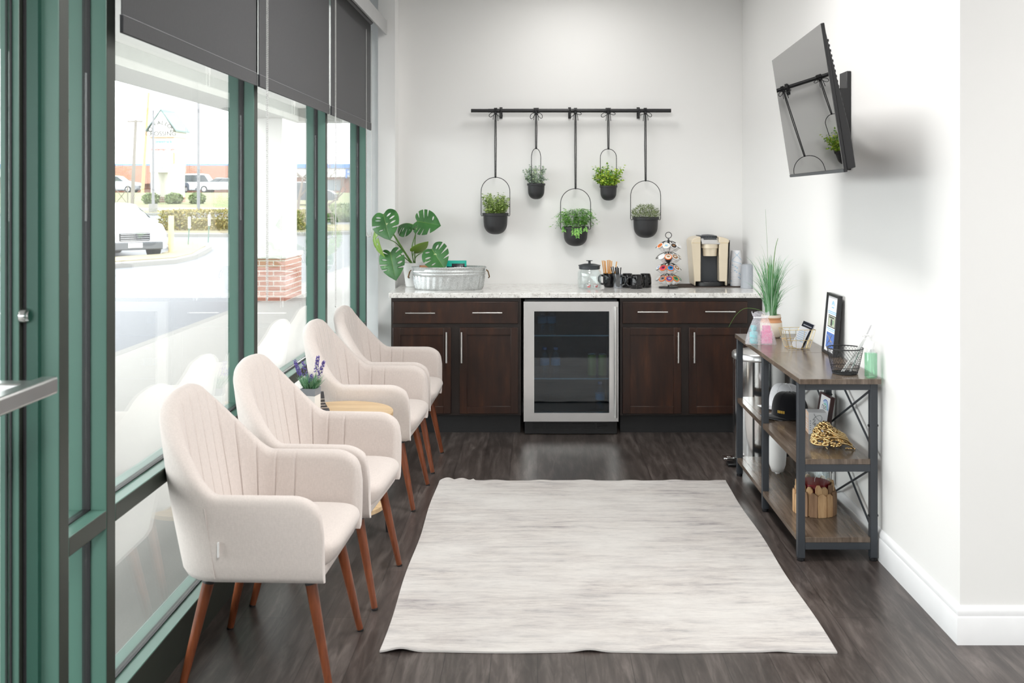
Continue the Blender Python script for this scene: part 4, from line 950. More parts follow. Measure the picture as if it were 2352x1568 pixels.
def mon_leaf(base, tip, nrm, wd, mt='monstera', seed=1, curl=.25, splits=True, foldk=.12):
    base, tip = Vector(base), Vector(tip); ax = tip-base; L_ = ax.length; ax.normalize(); n_ = Vector(nrm); n_ = (n_-ax*n_.dot(ax)).normalized(); sd = ax.cross(n_)
    rn = random.Random(seed); NV = 22; mb = MB()
    for s_ in (-1, 1):
        sl = []
        if splits:
            for k in range(4):
                sl.append((.30+.125*k+rn.uniform(-.025, .025), rn.uniform(.014, .026), rn.uniform(.32, .5), rn.random() < .35))
        cols = []; pairs = set(); u = 0.0
        ends = [0]+[c for (c, *_r) in sl]+[1]
        for a, b in zip(ends, ends[1:]):
            wa = .03 if a > 0 else 0; wb = .03 if b < 1 else 0; n = max(4, int((b-a)*40))
            for q in range(n+1):
                cols.append(('n', a+wa+(b-wb-a-wa)*q/n, None))
            if b < 1:
                s_l = next(x for x in sl if x[0] == b); pairs.add(len(cols)); cols.append(('s', b, (s_l, -1))); cols.append(('s', b, (s_l, 1)))
        def g_(v, st, hole): return math.sin(PI*max(0, min(1, (v-st+.1)/.42)))**.7 if hole else max(0, (v-st)/(1-st))**.55
        def pt_(u, v):
            e = edge_at(max(0, min(1, u))); m_ = max(0, (u-.17)/.83)**1.05
            axp = m_+(e.x-m_)*v**1.15; wv = e.y*wd
            return base+ax*L_*axp+sd*s_*wv*v+n_*(foldk*wv*v-curl*L_*max(0, axp-.1)**2*.6-curl*.6*wv*v*v)
        vv = []
        for (kind, u, inf) in cols:
            row = []
            for j in range(NV):
                v = j/(NV-1); uu = u
                if kind == 's': (c, w_, st, hole), sg_ = inf; uu = c+sg_*w_*g_(v, st, hole)
                row.append(mb.bm.verts.new(pt_(uu, v)))
            vv.append(row)
        for i_ in range(len(cols)-1):
            if i_ in pairs: continue
            for j in range(NV-1): mb._f([vv[i_][j], vv[i_+1][j], vv[i_+1][j+1], vv[i_][j+1]])
    bmesh.ops.remove_doubles(mb.bm, verts=mb.bm.verts[:], dist=.0003)
    bmesh.ops.recalc_face_normals(mb.bm, faces=mb.bm.faces[:])
    rib = MB().tube([pt_(.17+.83*k/10, 0)+n_*.0006 for k in range(10)], [.0016*(1-.08*k) for k in range(10)], 6)
    o = mb.build('leaf', mt, t, 60, solid=.0009); o.location = (-mx, -my, -WT)
    rb = rib.build('midrib', 'lime', o, 60); return o
A = lambda x, y, d: at(x, y, d)
mon_leaf(A(881, 492, 6.74), A(893, 549, 6.66), (-.25, -1, .35), .098, seed=2)
mon_leaf(A(958, 508, 6.93), A(1011, 517, 6.86), (-.05, -1, .30), .092, seed=3, curl=.15)
mon_leaf(A(949, 516, 6.98), A(917, 503, 7.03), (-.1, -.25, 1), .075, seed=4, curl=.9, foldk=-.5)
mon_leaf(A(897, 579, 6.80), A(907, 643, 6.74), (-.2, -1, .25), .090, seed=5)
mon_leaf(A(992, 572, 6.72), A(1021, 618, 6.64), (-.35, -1, .45), .095, seed=6, curl=.12)
mon_leaf(A(952, 577, 6.90), A(985, 559, 6.86), (.2, -.6, -1), .055, 'lime', seed=7, splits=False, curl=.3)
mon_leaf(A(862, 532, 6.82), A(858, 588, 6.74), (-1, -.35, .1), .070, 'lime', seed=8, curl=.9, foldk=.5)
def stem(*pts, r=.0045, m='stem'):
    pts = smooth_path(pts); o = MB().tube([Vector(p) for p in pts], [r*(1-.35*k/(len(pts)-1)) for k in range(len(pts))], 8).build('petiole', m, t); o.location = (-mx, -my, -WT)
P0 = Vector((mx-.01, my, WT+.15))
stem(P0, A(930, 580, 6.90), A(905, 540, 6.84), A(885, 508, 6.78), A(881, 492, 6.745), r=.0075); stem(P0+Vector((.01, 0, 0)), A(946, 570, 6.93), A(955, 535, 6.95), A(958, 508, 6.935), r=.004)
stem(P0+Vector((.014, .01, 0)), A(953, 560, 6.95), A(954, 535, 6.97), A(949, 516, 6.985), r=.004); stem(P0, A(928, 590, 6.89), A(915, 582, 6.85), A(897, 579, 6.805), r=.004)
stem(P0+Vector((.02, -.01, 0)), A(955, 590, 6.86), A(978, 575, 6.78), A(992, 572, 6.725), r=.004); stem(P0+Vector((.015, 0, 0)), A(948, 590, 6.91), A(952, 577, 6.90), r=.0035); stem(P0, A(912, 560, 6.88), A(880, 545, 6.84), A(862, 532, 6.825), r=.0035)

tbx, tby = at(1031, 660, 6.72).x, 6.725
t = thing('galvanised_tub', 'oval galvanised metal tub in front of the monstera', 'tub', (tbx, tby, WT), math.radians(2.5))
sxy = dict(sx=1.0, sy=.46)
wob = lambda k, z: 1+(.020 if (k % 4) < 2 else 0)*(1 if .008 < z < .088 else 0)
mb = MB().lathe([(0, 0), (.224, 0), (.226, .004), (.227, .012), (.232, .045), (.237, .085), (.239, .093), (.244, .097), (.246, .104), (.242, .108), (.243, .114), (.247, .117), (.247, .124), (.243, .128), (.247, .140), (.250, .145), (.252, .149), (.249, .152), (.245, .149), (.236, .10), (.225, .015), (0, .008)], (0, 0, 0), 128, wob=wob, **sxy)
mb.build('tub_body', 'galv', t, 40)
for s_ in (-1, 1):
    mb = MB().tube([(s_*.244, -.022, .135), (s_*.262, -.026, .118), (s_*.272, -.024, .082), (s_*.266, -.018, .076), (s_*.266, .018, .076), (s_*.272, .024, .082), (s_*.262, .026, .118), (s_*.244, .022, .135)], .0035, 8)
    h_ = mb.build('handle', 'bronze', t)
    MB().box(s_*.246-.006, s_*.246+.006, -.026, -.016, .124, .144).box(s_*.246-.006, s_*.246+.006, .016, .026, .124, .144).build('handle_lug', 'galv', h_)
def pouch(lab, x, y, w_, h, rz, mats, txt=None, tilt=0, z=WT+.0085):
    t_ = thing('snack_pouch', lab, 'pouch', (x, y, z), rz, 'pouches in the galvanised tub'); mb = MB()
    def f(u, v): th = .016*(math.sin(PI*v)**.6)*(math.sin(PI*u)**.4); return Vector(((u-.5)*w_, -th, v*h))
    def g(u, v): p = f(u, v); p.y = -p.y; return p
    mb.grid(f, 12, 10); mb.grid(g, 12, 10); bmesh.ops.remove_doubles(mb.bm, verts=mb.bm.verts[:], dist=.0003)
    mb.bm.faces.ensure_lookup_table()
    for fc in mb.bm.faces:
        c = fc.calc_center_median()
        if c.z > h*.80+.018*(1-abs((c.x-.01)/w_*2)): fc.material_index = 1
    mb.build('film', mats, t_, 60)
    if txt:
        mb = MB(); text_into(mb, txt, .026, face_m(Vector((w_*.14, -.0125, h*.70)), (1, 0, .16), (-.16, -.25, 1)), .0006); mb.build('lettering', 'paper', t_)
    return t_
pc = at(1048, 610, 6.73)
pouch('black pouch with a teal top standing in the galvanised tub', pc.x, 6.745, .135, .182, 0.03, ['navy', 'teal'], 'NERS')
pouch('dark red snack pouch low in the tub behind the monstera leaf', at(985, 0, 6.73).x, 6.735, .13, .150, -.1, ['mahogany', 'terra'])

# ------------------------------------------------------------------ worktop: sugar jar, mugs, stirrers
jx, jy = at(1354, 0, 6.78).x, 6.79; JS = F/6.79
t = thing('glass_jar', 'round glass jar with a black knobbed lid on the worktop', 'jar', (jx, jy, WT))
R = .081
MB().lathe([(0, .0), (R*.90, .0), (R, .010), (R*1.0, .10), (R*.97, .113), (R*.86, .124), (R*.84, .130), (R*.80, .130), (R*.83, .121), (R*.93, .110), (R*.955, .10), (R*.955, .014), (R*.86, .006), (0, .006)], (0, 0, 0), 40).build('glass_body', 'jar', t, 50)
l_ = MB().lathe([(0, .128), (R*.80, .128), (R*.88, .131), (R*.88, .150), (R*.93, .152), (R*.93, .156), (R*.5, .165), (0, .168)], (0, 0, 0), 40).build('lid', 'charcoal', t, 40)
MB().lathe([(.010, .166), (.0085, .172), (.0085, .183), (.022, .185), (.022, .188), (0, .189)], (0, 0, 0), 20).build('knob', 'charcoal', l_, 40)
MB().tube([(R*.98, -.0, .10), (R*1.22, -.0, .095), (R*1.30, 0, .06), (R*1.18, 0, .02), (R*.98, 0, .012)], .004, 8)
def creamer(lab, x, y, red):
    mb = MB().lathe([(0, 0), (.0125, 0), (.015, .020), (.018, .021), (.018, .0225), (0, .0225)], (0, 0, 0), 18)
    if red:
        mb.mi = 1; mb.lathe([(0, .0227), (.011, .0227), (.011, .0231), (0, .0231)], (0, 0, 0), 12); mb.box(-.009, .009, -.0152, -.0120, .004, .012); mb.box(.004, .012, -.0150, -.0100, .014, .019)
    o = mb.build('creamer_cup', ['whitep', 'red']); o.location = (jx+x, jy+y, WT+.0065); o.rotation_euler.z = x*20; return tag(o, lab, 'creamer', 'creamers in the glass jar')
creamer('plain white creamer cup on the left in the glass jar', -.045, -.01, 0); creamer('red and white creamer cup in the middle of the glass jar', -.006, -.045, 1); creamer('red and white creamer cup at the right in the glass jar', .036, -.035, 1); creamer('plain white creamer cup at the back of the glass jar', -.02, .04, 0); creamer('plain white creamer cup at the right rim of the glass jar', .058, .005, 0)
def mug_geo(t_, m, flip, ang):
    pr = [(0, 0), (.030, 0), (.034, .004), (.041, .03), (.0425, .06), (.0415, .093), (.040, .095), (.0385, .093), (.0395, .06), (.037, .012), (0, .008)]
    m_ = Matrix.Translation((0, 0, .095)) @ Matrix.Rotation(PI, 4, 'X') if flip else Matrix.Identity(4)
    MB().lathe(pr, (0, 0, 0), 32, m_).build('mug_body', m, t_, 50)
    hp = [(.038, 0, .078), (.058, 0, .080), (.070, 0, .066), (.070, 0, .044), (.058, 0, .024), (.038, 0, .020)]
    r_ = Matrix.Rotation(ang, 4, 'Z'); MB().tube([m_ @ (r_ @ Vector(p)) for p in hp], .0058, 10, flat=1.3).build('handle', m, t_)
mgx, mgy = at(1399, 0, 6.86).x, 6.87
t = thing('mug', 'upright black mug holding amber stirrers beside the glass jar', 'mug', (mgx, mgy, WT), 0, 'black mugs'); mug_geo(t, 'blackg', False, PI*.95)
rn = random.Random(4)
for k, (px_, top, tl) in enumerate(((1383, 598, -.22), (1387, 598, -.16), (1390, 599, -.12), (1396, 598, -.03), (1399, 597, .0), (1402, 598, .04), (1405, 599, .09), (1417, 601, .28))):
    tp = at(px_, top, 6.86); b_ = Vector((mgx+tl*.10, mgy+rn.uniform(-.015, .015), WT+.012)); d = tp-b_; d.y = rn.uniform(-.01, .02)
    mb = MB(); a = b_; b2_ = b_+d; sx = Vector((.0032, 0, 0)); sy_ = Vector((0, .0008, 0))
    mb.poly([a-sx-sy_, a+sx-sy_, a+sx+sy_, a-sx+sy_], d); o = mb.build('stirrer_stick', 'amber')
    tag(o, 'amber stirrer leaning out to the right, apart from the others in the black mug' if k == 7 else 'amber stirrer in the cluster standing in the black mug', 'stirrer', 'amber stirrers in the mug')
gx, gy = at(1419, 0, 6.80).x, 6.795
t = thing('glass_mug', 'small clear glass mug holding black stirrers, in front of the black mugs', 'mug', (gx, gy, WT))
MB().lathe([(0, 0), (.030, 0), (.032, .003), (.032, .082), (.0335, .086), (.0335, .095), (.031, .096), (.0295, .094), (.0295, .008), (0, .006)], (0, 0, 0), 28).tube([(.031, 0, .08), (.050, 0, .078), (.054, 0, .055), (.045, 0, .025), (.031, 0, .02)], .0045, 8).build('glass_body', 'smoke', t, 50)
for k, (px_, top) in enumerate(((1404, 613), (1408, 612), (1413, 614), (1415, 614), (1418, 612), (1421, 615), (1426, 614))):
    tp = at(px_, top, 6.79); b_ = Vector((gx+(px_-1413)*.0008, gy+rn.uniform(-.012, .012), WT+.0085)); d = tp-b_; d.y = rn.uniform(-.008, .008)
    mb = MB(); sx = Vector((.0035, 0, 0)); sy_ = Vector((0, .0009, 0)); mb.poly([b_-sx-sy_, b_+sx-sy_, b_+sx+sy_, b_-sx+sy_], d)
    tag(mb.build('stirrer_stick', 'blackp'), 'black plastic stirrer standing in the clear glass mug', 'stirrer', 'black stirrers in the glass mug')
for k, (px_, d_, ang, lab) in enumerate(((1441, 6.87, PI*1.05, 'upside-down black mug behind the glass mug, left of three'), (1462, 6.77, PI*1.12, 'upside-down black mug in front, middle of three'), (1482, 6.86, PI*.6, 'upside-down black mug nearest the pod carousel'))):
    p = at(px_, 0, d_); t = thing('mug', lab, 'mug', (p.x, d_, WT), 0, 'black mugs'); mug_geo(t, 'blackg', True, ang)

# ------------------------------------------------------------------ pod carousel
kx, ky = at(1535.5, 0, 6.82).x, 6.82; KS = F/ky
t = thing('pod_carousel', 'black wire coffee pod carousel with a ring handle on the worktop', 'rack', (kx, ky, WT))
mb = MB().lathe([(0, .002), (.062, .002), (.062, .006), (.058, .008), (0, .010)], (0, 0, 0), 40); mb.tube([(.064*math.cos(a), .064*math.sin(a), .004) for a in [2*PI*k/40 for k in range(40)]], .0035, 6, closed=True); mb.build('base', 'black', t)
zt = at(0, 548, ky).z-WT
MB().tube([(0, 0, .008), (0, 0, zt)], .0048, 10).tube([(0, 0, .30), (0, 0, .325)], .0075, 10).build('post', 'black', t)
rr = .0205; zc = at(0, 540, ky).z-WT; MB().tube([(rr*math.cos(a), 0, zc+rr*math.sin(a)) for a in [2*PI*k/28 for k in range(28)]], .0024, 8, closed=True).build('ring_handle', 'black', t)
TIERS = [at(0, yy, ky).z-WT for yy in (563, 588, 613.5, 638)]
PODC = 0
TILT = math.radians(46); RC = .074
def pod_mats(): pass
def rot_to(phi, z):
    nrm = Vector((math.sin(phi)*math.sin(TILT), -math.cos(phi)*math.sin(TILT), math.cos(TILT)))
    c = Vector((RC*math.sin(phi), -RC*math.cos(phi), z))
    x_ = Vector((math.cos(phi), math.sin(phi), 0)); y_ = nrm.cross(x_)
    return Matrix.Translation(c) @ Matrix((x_, y_, nrm)).transposed().to_4x4()
ord_ = ('top', 'second', 'third', 'bottom')
PODS = [
 [(-58, 'whitep', 'whitep', 'orange', 'pbrown', 'white pod with an orange brown lid, left end of the top tier'), (-19, 'whitep', 'whitep', 'pcream', 'sky', 'white pod with a pale lid and blue print, second in the top tier'), (21, 'whitep', 'whitep', 'black', 'pbrown', 'white pod with a black and tan lid, third in the top tier'), (58, 'whitep', 'whitep', 'paper', 'pcream', 'white pod with a plain pale lid, right end of the top tier')],
 [(-46, 'whitep', 'whitep', 'paper', 'paper', 'plain white pod at the left of the second tier'), (-9, 'blackp', 'orange', 'pcream', 'pbrown', 'black pod with an orange rimmed lid, front of the second tier'), (29, 'whitep', 'whitep', 'pbrown', 'pcream', 'white pod with a brown lid, right of the black pod'), (70, 'whitep', 'whitep', 'pcream', 'mahogany', 'white pod with a dark print, right end of the second tier')],
 [(-76, 'whitep', 'silver', 'paper', 'blue', 'white pod with a blue and white lid, left end of the third tier'), (-38, 'whitep', 'orange', 'magenta', 'navy', 'white pod with a magenta lid and orange rim, third tier'), (3, 'whitep', 'orange', 'bluep', 'navy', 'white pod with a bright blue lid and orange rim, third tier'), (42, 'whitep', 'whitep', 'pbrown', 'pcream', 'white pod with a brown lid, right side of the third tier')],
 [(-80, 'whitep', 'silver', 'paper', 'pcream', 'white pod turned sideways at the left end of the bottom tier'), (-42, 'whitep', 'orange', 'silver', 'navy', 'white pod with a silver grey lid, left in the bottom tier'), (-4, 'whitep', 'orange', 'purple', 'silver', 'white pod with a purple lid and orange rim, front of the bottom tier'), (34, 'whitep', 'orange', 'pgreen', 'navy', 'white pod with a green lid and orange rim, bottom tier'), (74, 'whitep', 'silver', 'pgreen', 'silver', 'white pod with a dull green lid, right end of the bottom tier')]]
for ti, (z, row) in enumerate(zip(TIERS, PODS)):
    mb = MB(); phis = [r_[0] for r_ in row]; phis += [phis[0]-40*k for k in range(1, 6) if phis[0]-40*k > phis[-1]-360+20]
    for ph in phis:
        m_ = rot_to(math.radians(ph), z)
        mb.tube([m_ @ Vector((.0232*math.cos(a), .0232*math.sin(a), -.0035)) for a in [2*PI*k/24 for k in range(24)]], .0015, 6, closed=True)
        q = m_ @ Vector((0, .0232, -.0035)); mb.tube([(0, 0, z+.028), (q.x*.5, q.y*.5, z+.027), q], .0018, 6)
    mb.build('tier_wires', 'black', t)
    for (ph, body, rim, lidm, pr, lab) in row:
        m_ = rot_to(math.radians(ph), z)
        pd = thing('coffee_pod', lab, 'coffee pod', Matrix.Translation((kx, ky, WT)) @ m_.to_translation(), 0, 'coffee pods on the carousel'); pd.rotation_euler = m_.to_euler()
        MB().lathe([(0, -.046), (.0155, -.046), (.0175, -.043), (.0212, -.004), (.0212, -.0015)], (0, 0, 0), 20).build('cup', body, pd, 40)
        MB().lathe([(.0214, -.0014), (.0250, -.0012), (.0254, .0), (.0250, .0010), (.0205, .0012), (0, .0010)], (0, 0, 0), 24).build('rim', rim, pd, 40)
        mb = MB().lathe([(0, .00125), (.0196, .00125), (.0196, .0016), (0, .0016)], (0, 0, 0), 22); mb.mi = 1
        mb.lathe([(0, .00165), (.010, .00165), (.010, .0019), (0, .0019)], (.001*ti, 0, 0), 14, sx=1.1, sy=.55); mb.box(-.012, .012, .008, .0105, .00165, .0019); mb.build('lid', [lidm, pr], pd, 40)

# ------------------------------------------------------------------ brown mat, coffee machine, cups
o = bx('counter_mat', 'brown', at(1545, 0, 6.86).x, at(1722, 0, 6.86).x, 6.845, 7.095, WT, WT+.004, None, .001); tag(o, 'woven dark brown mat under the coffee machine', 'mat')
mz = WT+.0042; mdx = at(1632.5, 0, 6.865).x; mdy = 6.865
t = thing('coffee_machine', 'champagne gold single cup coffee machine on the brown mat', 'coffee machine', (mdx, mdy, mz))
k_ = 3752*.985
Q = lambda zx, zy: ((zx-700)/k_, (1425-zy)/k_)
def front(name, pts, y0, y1, m, par=t, bev=.003):
    return MB().poly([(Q(a, b)[0], y0, Q(a, b)[1]) for a, b in pts], (0, y1-y0, 0)).build(name, m, par, 35, bev)
front('side_panel', [(207, 300), (215, 255), (262, 210), (350, 180), (448, 160), (448, 1300), (318, 1300), (318, 1405), (283, 1405)], .0, .225, 'gold', bev=.008)
front('side_panel', [(908, 160), (1010, 180), (1100, 205), (1160, 235), (1182, 290), (1150, 320), (1118, 1405), (1075, 1405), (1075, 1300), (912, 1300)], .0, .225, 'gold', bev=.008)
front('water_tank', [(1184, 262), (1196, 255), (1150, 1405), (1122, 1405)], .012, .22, 'blackp', bev=.001)
front('back_panel', [(452, 150), (904, 150), (908, 1420), (450, 1420)], .07, .225, 'charcoal', bev=.002)
front('seam_line', [(209, 318), (446, 318), (446, 326), (210, 326)], -.0006, .001, 'brasswire', bev=0)
front('seam_line', [(910, 318), (1150, 318), (1150, 326), (910, 326)], -.0006, .001, 'brasswire', bev=0)
hd = MB(); zt_, zb2 = Q(0, 330)[1], Q(0, 455)[1]
hd.lathe([(0, zb2), (.058, zb2), (.058, zt_), (0, zt_)], (0, .04, 0), 40, sy=.95).build('brew_head', 'gold', t, 40)
MB().lathe([(0, Q(0, 655)[1]), (.047, Q(0, 655)[1]), (.051, Q(0, 456)[1]), (0, Q(0, 456)[1])], (0, .04, 0), 40, sy=.95).build('pod_holder', 'gold', t, 40)
mb = MB(); W_ = .0625
def trim(u, v):
    a = u*2-1; z0 = Q(0, 320)[1]; z1 = Q(0, 150)[1]
    return Vector((a*(W_-.006*v), -.020*(1-a*a*.5)*(1-v*.2)+.16*v, z0+(z1-z0)*(1-(1-v)**1.7)+.006*v*(1-a*a)))
vv = mb.grid(trim, 17, 10)
bt = [mb.bm.verts.new((p[0].co.x, p[0].co.y+.004, p[0].co.z-.008)) for p in vv]
for a, b in zip(range(16), range(1, 17)): mb._f([vv[a][0], vv[b][0], bt[b], bt[a]])
bk = [mb.bm.verts.new((p[0].co.x, .15, p[0].co.z-.008)) for p in vv]
for a, b in zip(range(16), range(1, 17)): mb._f([bt[a], bt[b], bk[b], bk[a]])
tp = mb.build('top_trim', 'steel', t, 50)
mb = MB()
def pan(u, v):
    p = trim(.12+.80*u-.06*(1-v)*(u-.5), .28+.70*v); p.z += .0012; return p
mb.grid(pan, 13, 8); cp_ = mb.build('control_panel', 'charcoal', tp, 50)
mb = MB()
for u in (.25, .45, .65):
    p = pan(u, .35); mb.lathe([(0, .0), (.0032, .0), (.0032, .001), (0, .001)], p+Vector((0, 0, .0005)), 12)
mb.build('button', 'silver', cp_)
mb = MB().lathe([(0, .0), (.100, .0), (.1005, .004), (.1005, .026), (.098, .030), (0, .030)], (0, .055, 0), 44, sx=1.0, sy=.62); mb.build('drip_tray', 'blackp', t, 40)
mb = MB()
for k in range(9): mb.box(-.052+.012*k, -.045+.012*k, -.0, .05, .0302, .0325)
mb.build('drip_grate', 'charcoal', t)
# paper cups, stacked upside down
sxx, sy0 = at(1691, 0, 6.93).x, 6.94
mb = MB()
def cup_shape(mb):
    mb.lathe([(.0405, 0), (.0415, .002), (.040, .004), (.0312, .095), (.0300, .0965), (.0298, .092), (0, .0925)], (0, 0, 0), 28)
NC = 17; P1 = None
for k in range(NC):
    if P1 is None:
        mb = MB(); cup_shape(mb); c = mb.build('paper_cup', 'paper', None, 50); P1 = c
    elif k < NC-1: c = P1.copy(); C.objects.link(c)
    else:
        mb = MB(); cup_shape(mb); c = mb.build('paper_cup', 'paper', None, 50)
    c.location = (sxx, sy0, mz+k*.0092); c.rotation_euler.z = k*.7 if k < NC-1 else 0
    tag(c, 'white paper cup with a blue diamond print, topmost of the stack' if k == NC-1 else 'white paper cup nested in the tall upside-down stack, below the top one', 'paper cup', 'paper cups in the stack')
mb = MB()
def onc(a, z): r_ = .0415-.0092*z/.095+.0006; return Vector((r_*math.sin(a), -r_*math.cos(a), z))
for (a0, z0, a1, z1) in ((-1.0, .03, .25, .075), (-.25, .075, 1.0, .03), (-1.0, .028, .9, -.012 if 0 else .004), (-.5, .085, -.25, .075), (.25, .075, .5, .085)):
    mb.tube([onc(a0+(a1-a0)*k/8, z0+(z1-z0)*k/8) for k in range(9)], .0008, 4)
pr_ = mb.build('printed_lines', 'sky', c)
for k in range(NC-1):
    for q in range(2):
        a = -1.2+((k*0.83+q*1.31) % 2.4)
        if (k*7+q*3) % 5 < 2:
            cupk = [o for o in bpy.data.objects if o.name.startswith('paper_cup')][k]
            mb = MB(); pp = [onc(a+d_, .0045) for d_ in (-.13, .13)]; mb.tube([onc(a-.12, .0055), onc(a, .0055), onc(a+.12, .0055)], .0018, 4); po_ = mb.build('printed_mark', 'sky', cupk); po_.rotation_euler.z = -cupk.rotation_euler.z
gx2 = at(1714, 0, 6.84).x
t = thing('plastic_tumbler', 'smoky grey plastic cup upside down beside the paper cups', 'cup', (gx2, 6.805, WT))
MB().lathe([(.0455, 0), (.0465, .002), (.0455, .005), (.0435, .155), (.040, .160), (.026, .1605), (.024, .163), (0, .163), (0, .158), (.038, .157), (.0415, .152), (.0440, .004), (.0455, 0)], (0, 0, 0), 36).build('cup_wall', 'frost', t, 50)
MB().lathe([(.0415, .001), (.0395, .148), (0, .150)], (0, 0, 0), 30).build('inner_cup', 'frost', t, 50)

# ------------------------------------------------------------------ television
tf = thing('television', 'black flat television tilted down from the right wall', 'television', (1.127, 4.238, 1.906)); tl = math.radians(-8.75)
tf.rotation_euler = (0, tl, math.radians(-3.2))      # local +x towards the wall
HW, HH = .512, .281
MB().box(0, .012, -HW, HW, -HH, HH).build('panel_body', 'tvblack', tf, 35, .002)
MB().box(-.0022, -.0002, -HW+.0012, HW-.0012, -HH+.014, HH-.0012).build('screen', 'screen', tf)
MB().box(-.003, -.0002, -HW+.001, HW-.001, -HH+.001, -HH+.0125).build('lower_bezel', 'charcoal', tf)
MB().poly([(.0122, -HW+.006, HH-.015), (.026, -HW+.006, HH*.35), (.040, -HW+.006, -HH*.25), (.046, -HW+.006, -HH*.5), (.046, -HW+.006, -HH+.012), (.0122, -HW+.006, -HH+.008)], (0, 2*HW-.012, 0)).build('rear_housing', 'tvblack', tf, 35, .003)
mb = MB()
for k in range(16):
    f = k/15; mb.box(.014+.020*f, .0198+.020*f, -HW+.0065, -HW+.020, HH*.78-.0195*k-.009, HH*.78-.0195*k)
mb.build('vent_ribs', 'tvblack', tf)
tm = thing('tv_wall_mount', 'black metal wall mount behind the television', 'wall mount', (XR, 4.70, 1.90))
MB().box(-.022, -.0005, -.055, .055, -.24, .22).build('wall_plate', 'black', tm, 35, .003)
for z in (-.03, .05): MB().tube([(-.02, 0, z), (-.14, -.10, z), (-.20, -.50, z)], .016, 8).build('arm', 'black', tm)
for y in (-.64, -.38): MB().box(-.030, .0, 0, .040, -.22, .22, Matrix.Translation((-.249, y, .0)) @ Matrix.Rotation(tl, 4, 'Y')).build('bracket_rail', 'black', tm)
MB().box(-.222, -.192, -.62, -.36, -.06, .08).build('cross_plate', 'black', tm)

# ------------------------------------------------------------------ console table
CX0, CX1 = 1.095, 1.437; CY0, CY1 = 4.185, 5.565; LX0, LX1 = 1.112, 1.418
ct = thing('console_table', 'grey brown console table with two shelves and a dark metal frame along the right wall', 'console table', (1.266, 4.875, 0))
cxx, cyy = 1.266, 4.875
B = lambda nm, m, a, b, c, d, e, f, par=ct, bev=0: bx(nm, m, a-cxx, b-cxx, c-cyy, d-cyy, e, f, par, bev)
B('tabletop', 'oak', CX0, CX1, CY0, 4.89, .753, .775, bev=.0015); B('tabletop', 'oak', CX0, CX1, 4.891, CY1, .753, .775, bev=.0015)
lw = .0155
LY = (4.235, 4.895, 5.515)
for y in LY:
    for x in (LX0, LX1):
        l = B('leg', 'charcoal', x-lw, x+lw, y-lw, y+lw, .014, .7525, bev=.002)
        MB().lathe([(.014, 0), (.016, .003), (.016, .013), (0, .0138)], (x-cxx, y-cyy, 0), 14).build('foot', 'black', l)
    for (z0, z1) in ((.722, .7525), (.378, .409), (.050, .080)): B('crossbar', 'charcoal', LX0+lw, LX1-lw, y-lw+.002, y+lw-.002, z0, z1, bev=.001)
for ya, yb in ((LY[0], LY[1]), (LY[1], LY[2])):
    for z0, z1 in ((.4095, .432), (.0805, .102)):
        B('shelf', 'oak', LX0-.012, LX1+.012, ya+lw+.0005 if ya != LY[0] else ya-lw, yb-lw-.0005 if yb == LY[1] else yb+lw, z0, z1, bev=.001) if False else B('shelf', 'oak', LX0+lw+.0005, LX1-lw-.0005, ya-(lw if ya == LY[0] else -.0005), yb+(lw if yb == LY[2] else -.0005), z0, z1, bev=.001)
    B('shelf_edge', 'oak', LX0-lw, LX0+lw, ya+lw+.001, yb-lw-.001, .4095, .432); B('shelf_edge', 'oak', LX0-lw, LX0+lw, ya+lw+.001, yb-lw-.001, .0805, .102)
    for (z0, z1) in ((.09, .39), (.44, .73)):
        for fl in (0, 1):
            a, b = (z0, z1) if fl else (z1, z0)
            MB().tube([(LX1+.012+.004*fl-cxx, ya+lw-cyy, a), (LX1+.012+.004*fl-cxx, yb-lw-cyy, b)], .005, 8).build('cross_brace', 'charcoal', ct)
mb = MB()
for y in LY:
    for z in (.19, .57):
        mb.tube([(LX1-lw-.006-cxx, y-cyy, z), (LX1+lw+.006-cxx, y-cyy, z)], .005, 8)
mb.build('bolt', 'black', ct)
TT = .7753
# grass plant
gx, gy = at(1772, 0, 5.42).x, 5.43
t = thing('grass_plant', 'tall spiky grass plant in a cream pot at the far end of the console table', 'potted plant', (gx, gy, TT))
PR = .050
MB().lathe([(0, 0), (PR*.92, 0), (PR*1.16, .012), (PR*1.2, .05), (PR*1.15, .082), (PR*1.02, .094), (PR*1.02, .098), (PR*1.06, .115), (PR*1.04, .122), (PR*.96, .122), (PR*.93, .105), (0, .10)], (0, 0, 0), 36).build('pot', 'cream', t, 50)
MB().lathe([(PR*1.165, .0825), (PR*1.045, .0945), (PR*1.035, .0975), (PR*1.085, .108), (PR*1.07, .1085), (PR*1.03, .0975)], (0, 0, 0), 36).build('pot_band', 'terra', t, 50)
rn = random.Random(21)
GR = m_leaf('grass blades', ((0, (.05, .20, .06)), (.4, (.12, .36, .13)), (.75, (.28, .50, .30)), (1, (.48, .66, .50))))
def blade(mb, a, ln, out, wd, base_r=.6, wilt=1.0):
    p0 = Vector((math.cos(a)*PR*base_r*rn.random(), math.sin(a)*PR*base_r*rn.random(), .10)); o_ = Vector((math.cos(a), math.sin(a), 0)); sd = Vector((-o_.y, o_.x, 0)); n = 9; L_, R_ = [], []
    tw = rn.uniform(-.9, .9); sd = (sd*math.cos(tw)+o_*math.sin(tw)).normalized()
    for k in range(n):
        f = k/(n-1); q = p0+o_*out*(f**1.8)+Vector((0, 0, ln*(f-.25*wilt*f**3)))
        if gx+q.x > XR-.012: q.x = XR-.012-gx
        w_ = wd*(1-f**1.6)*(.6+.8*min(1, f*3)) + .00025
        L_.append(mb.bm.verts.new(q-sd*w_)); R_.append(mb.bm.verts.new(q+sd*w_))
    for k in range(n-1): mb._f([L_[k], R_[k], R_[k+1], L_[k+1]])
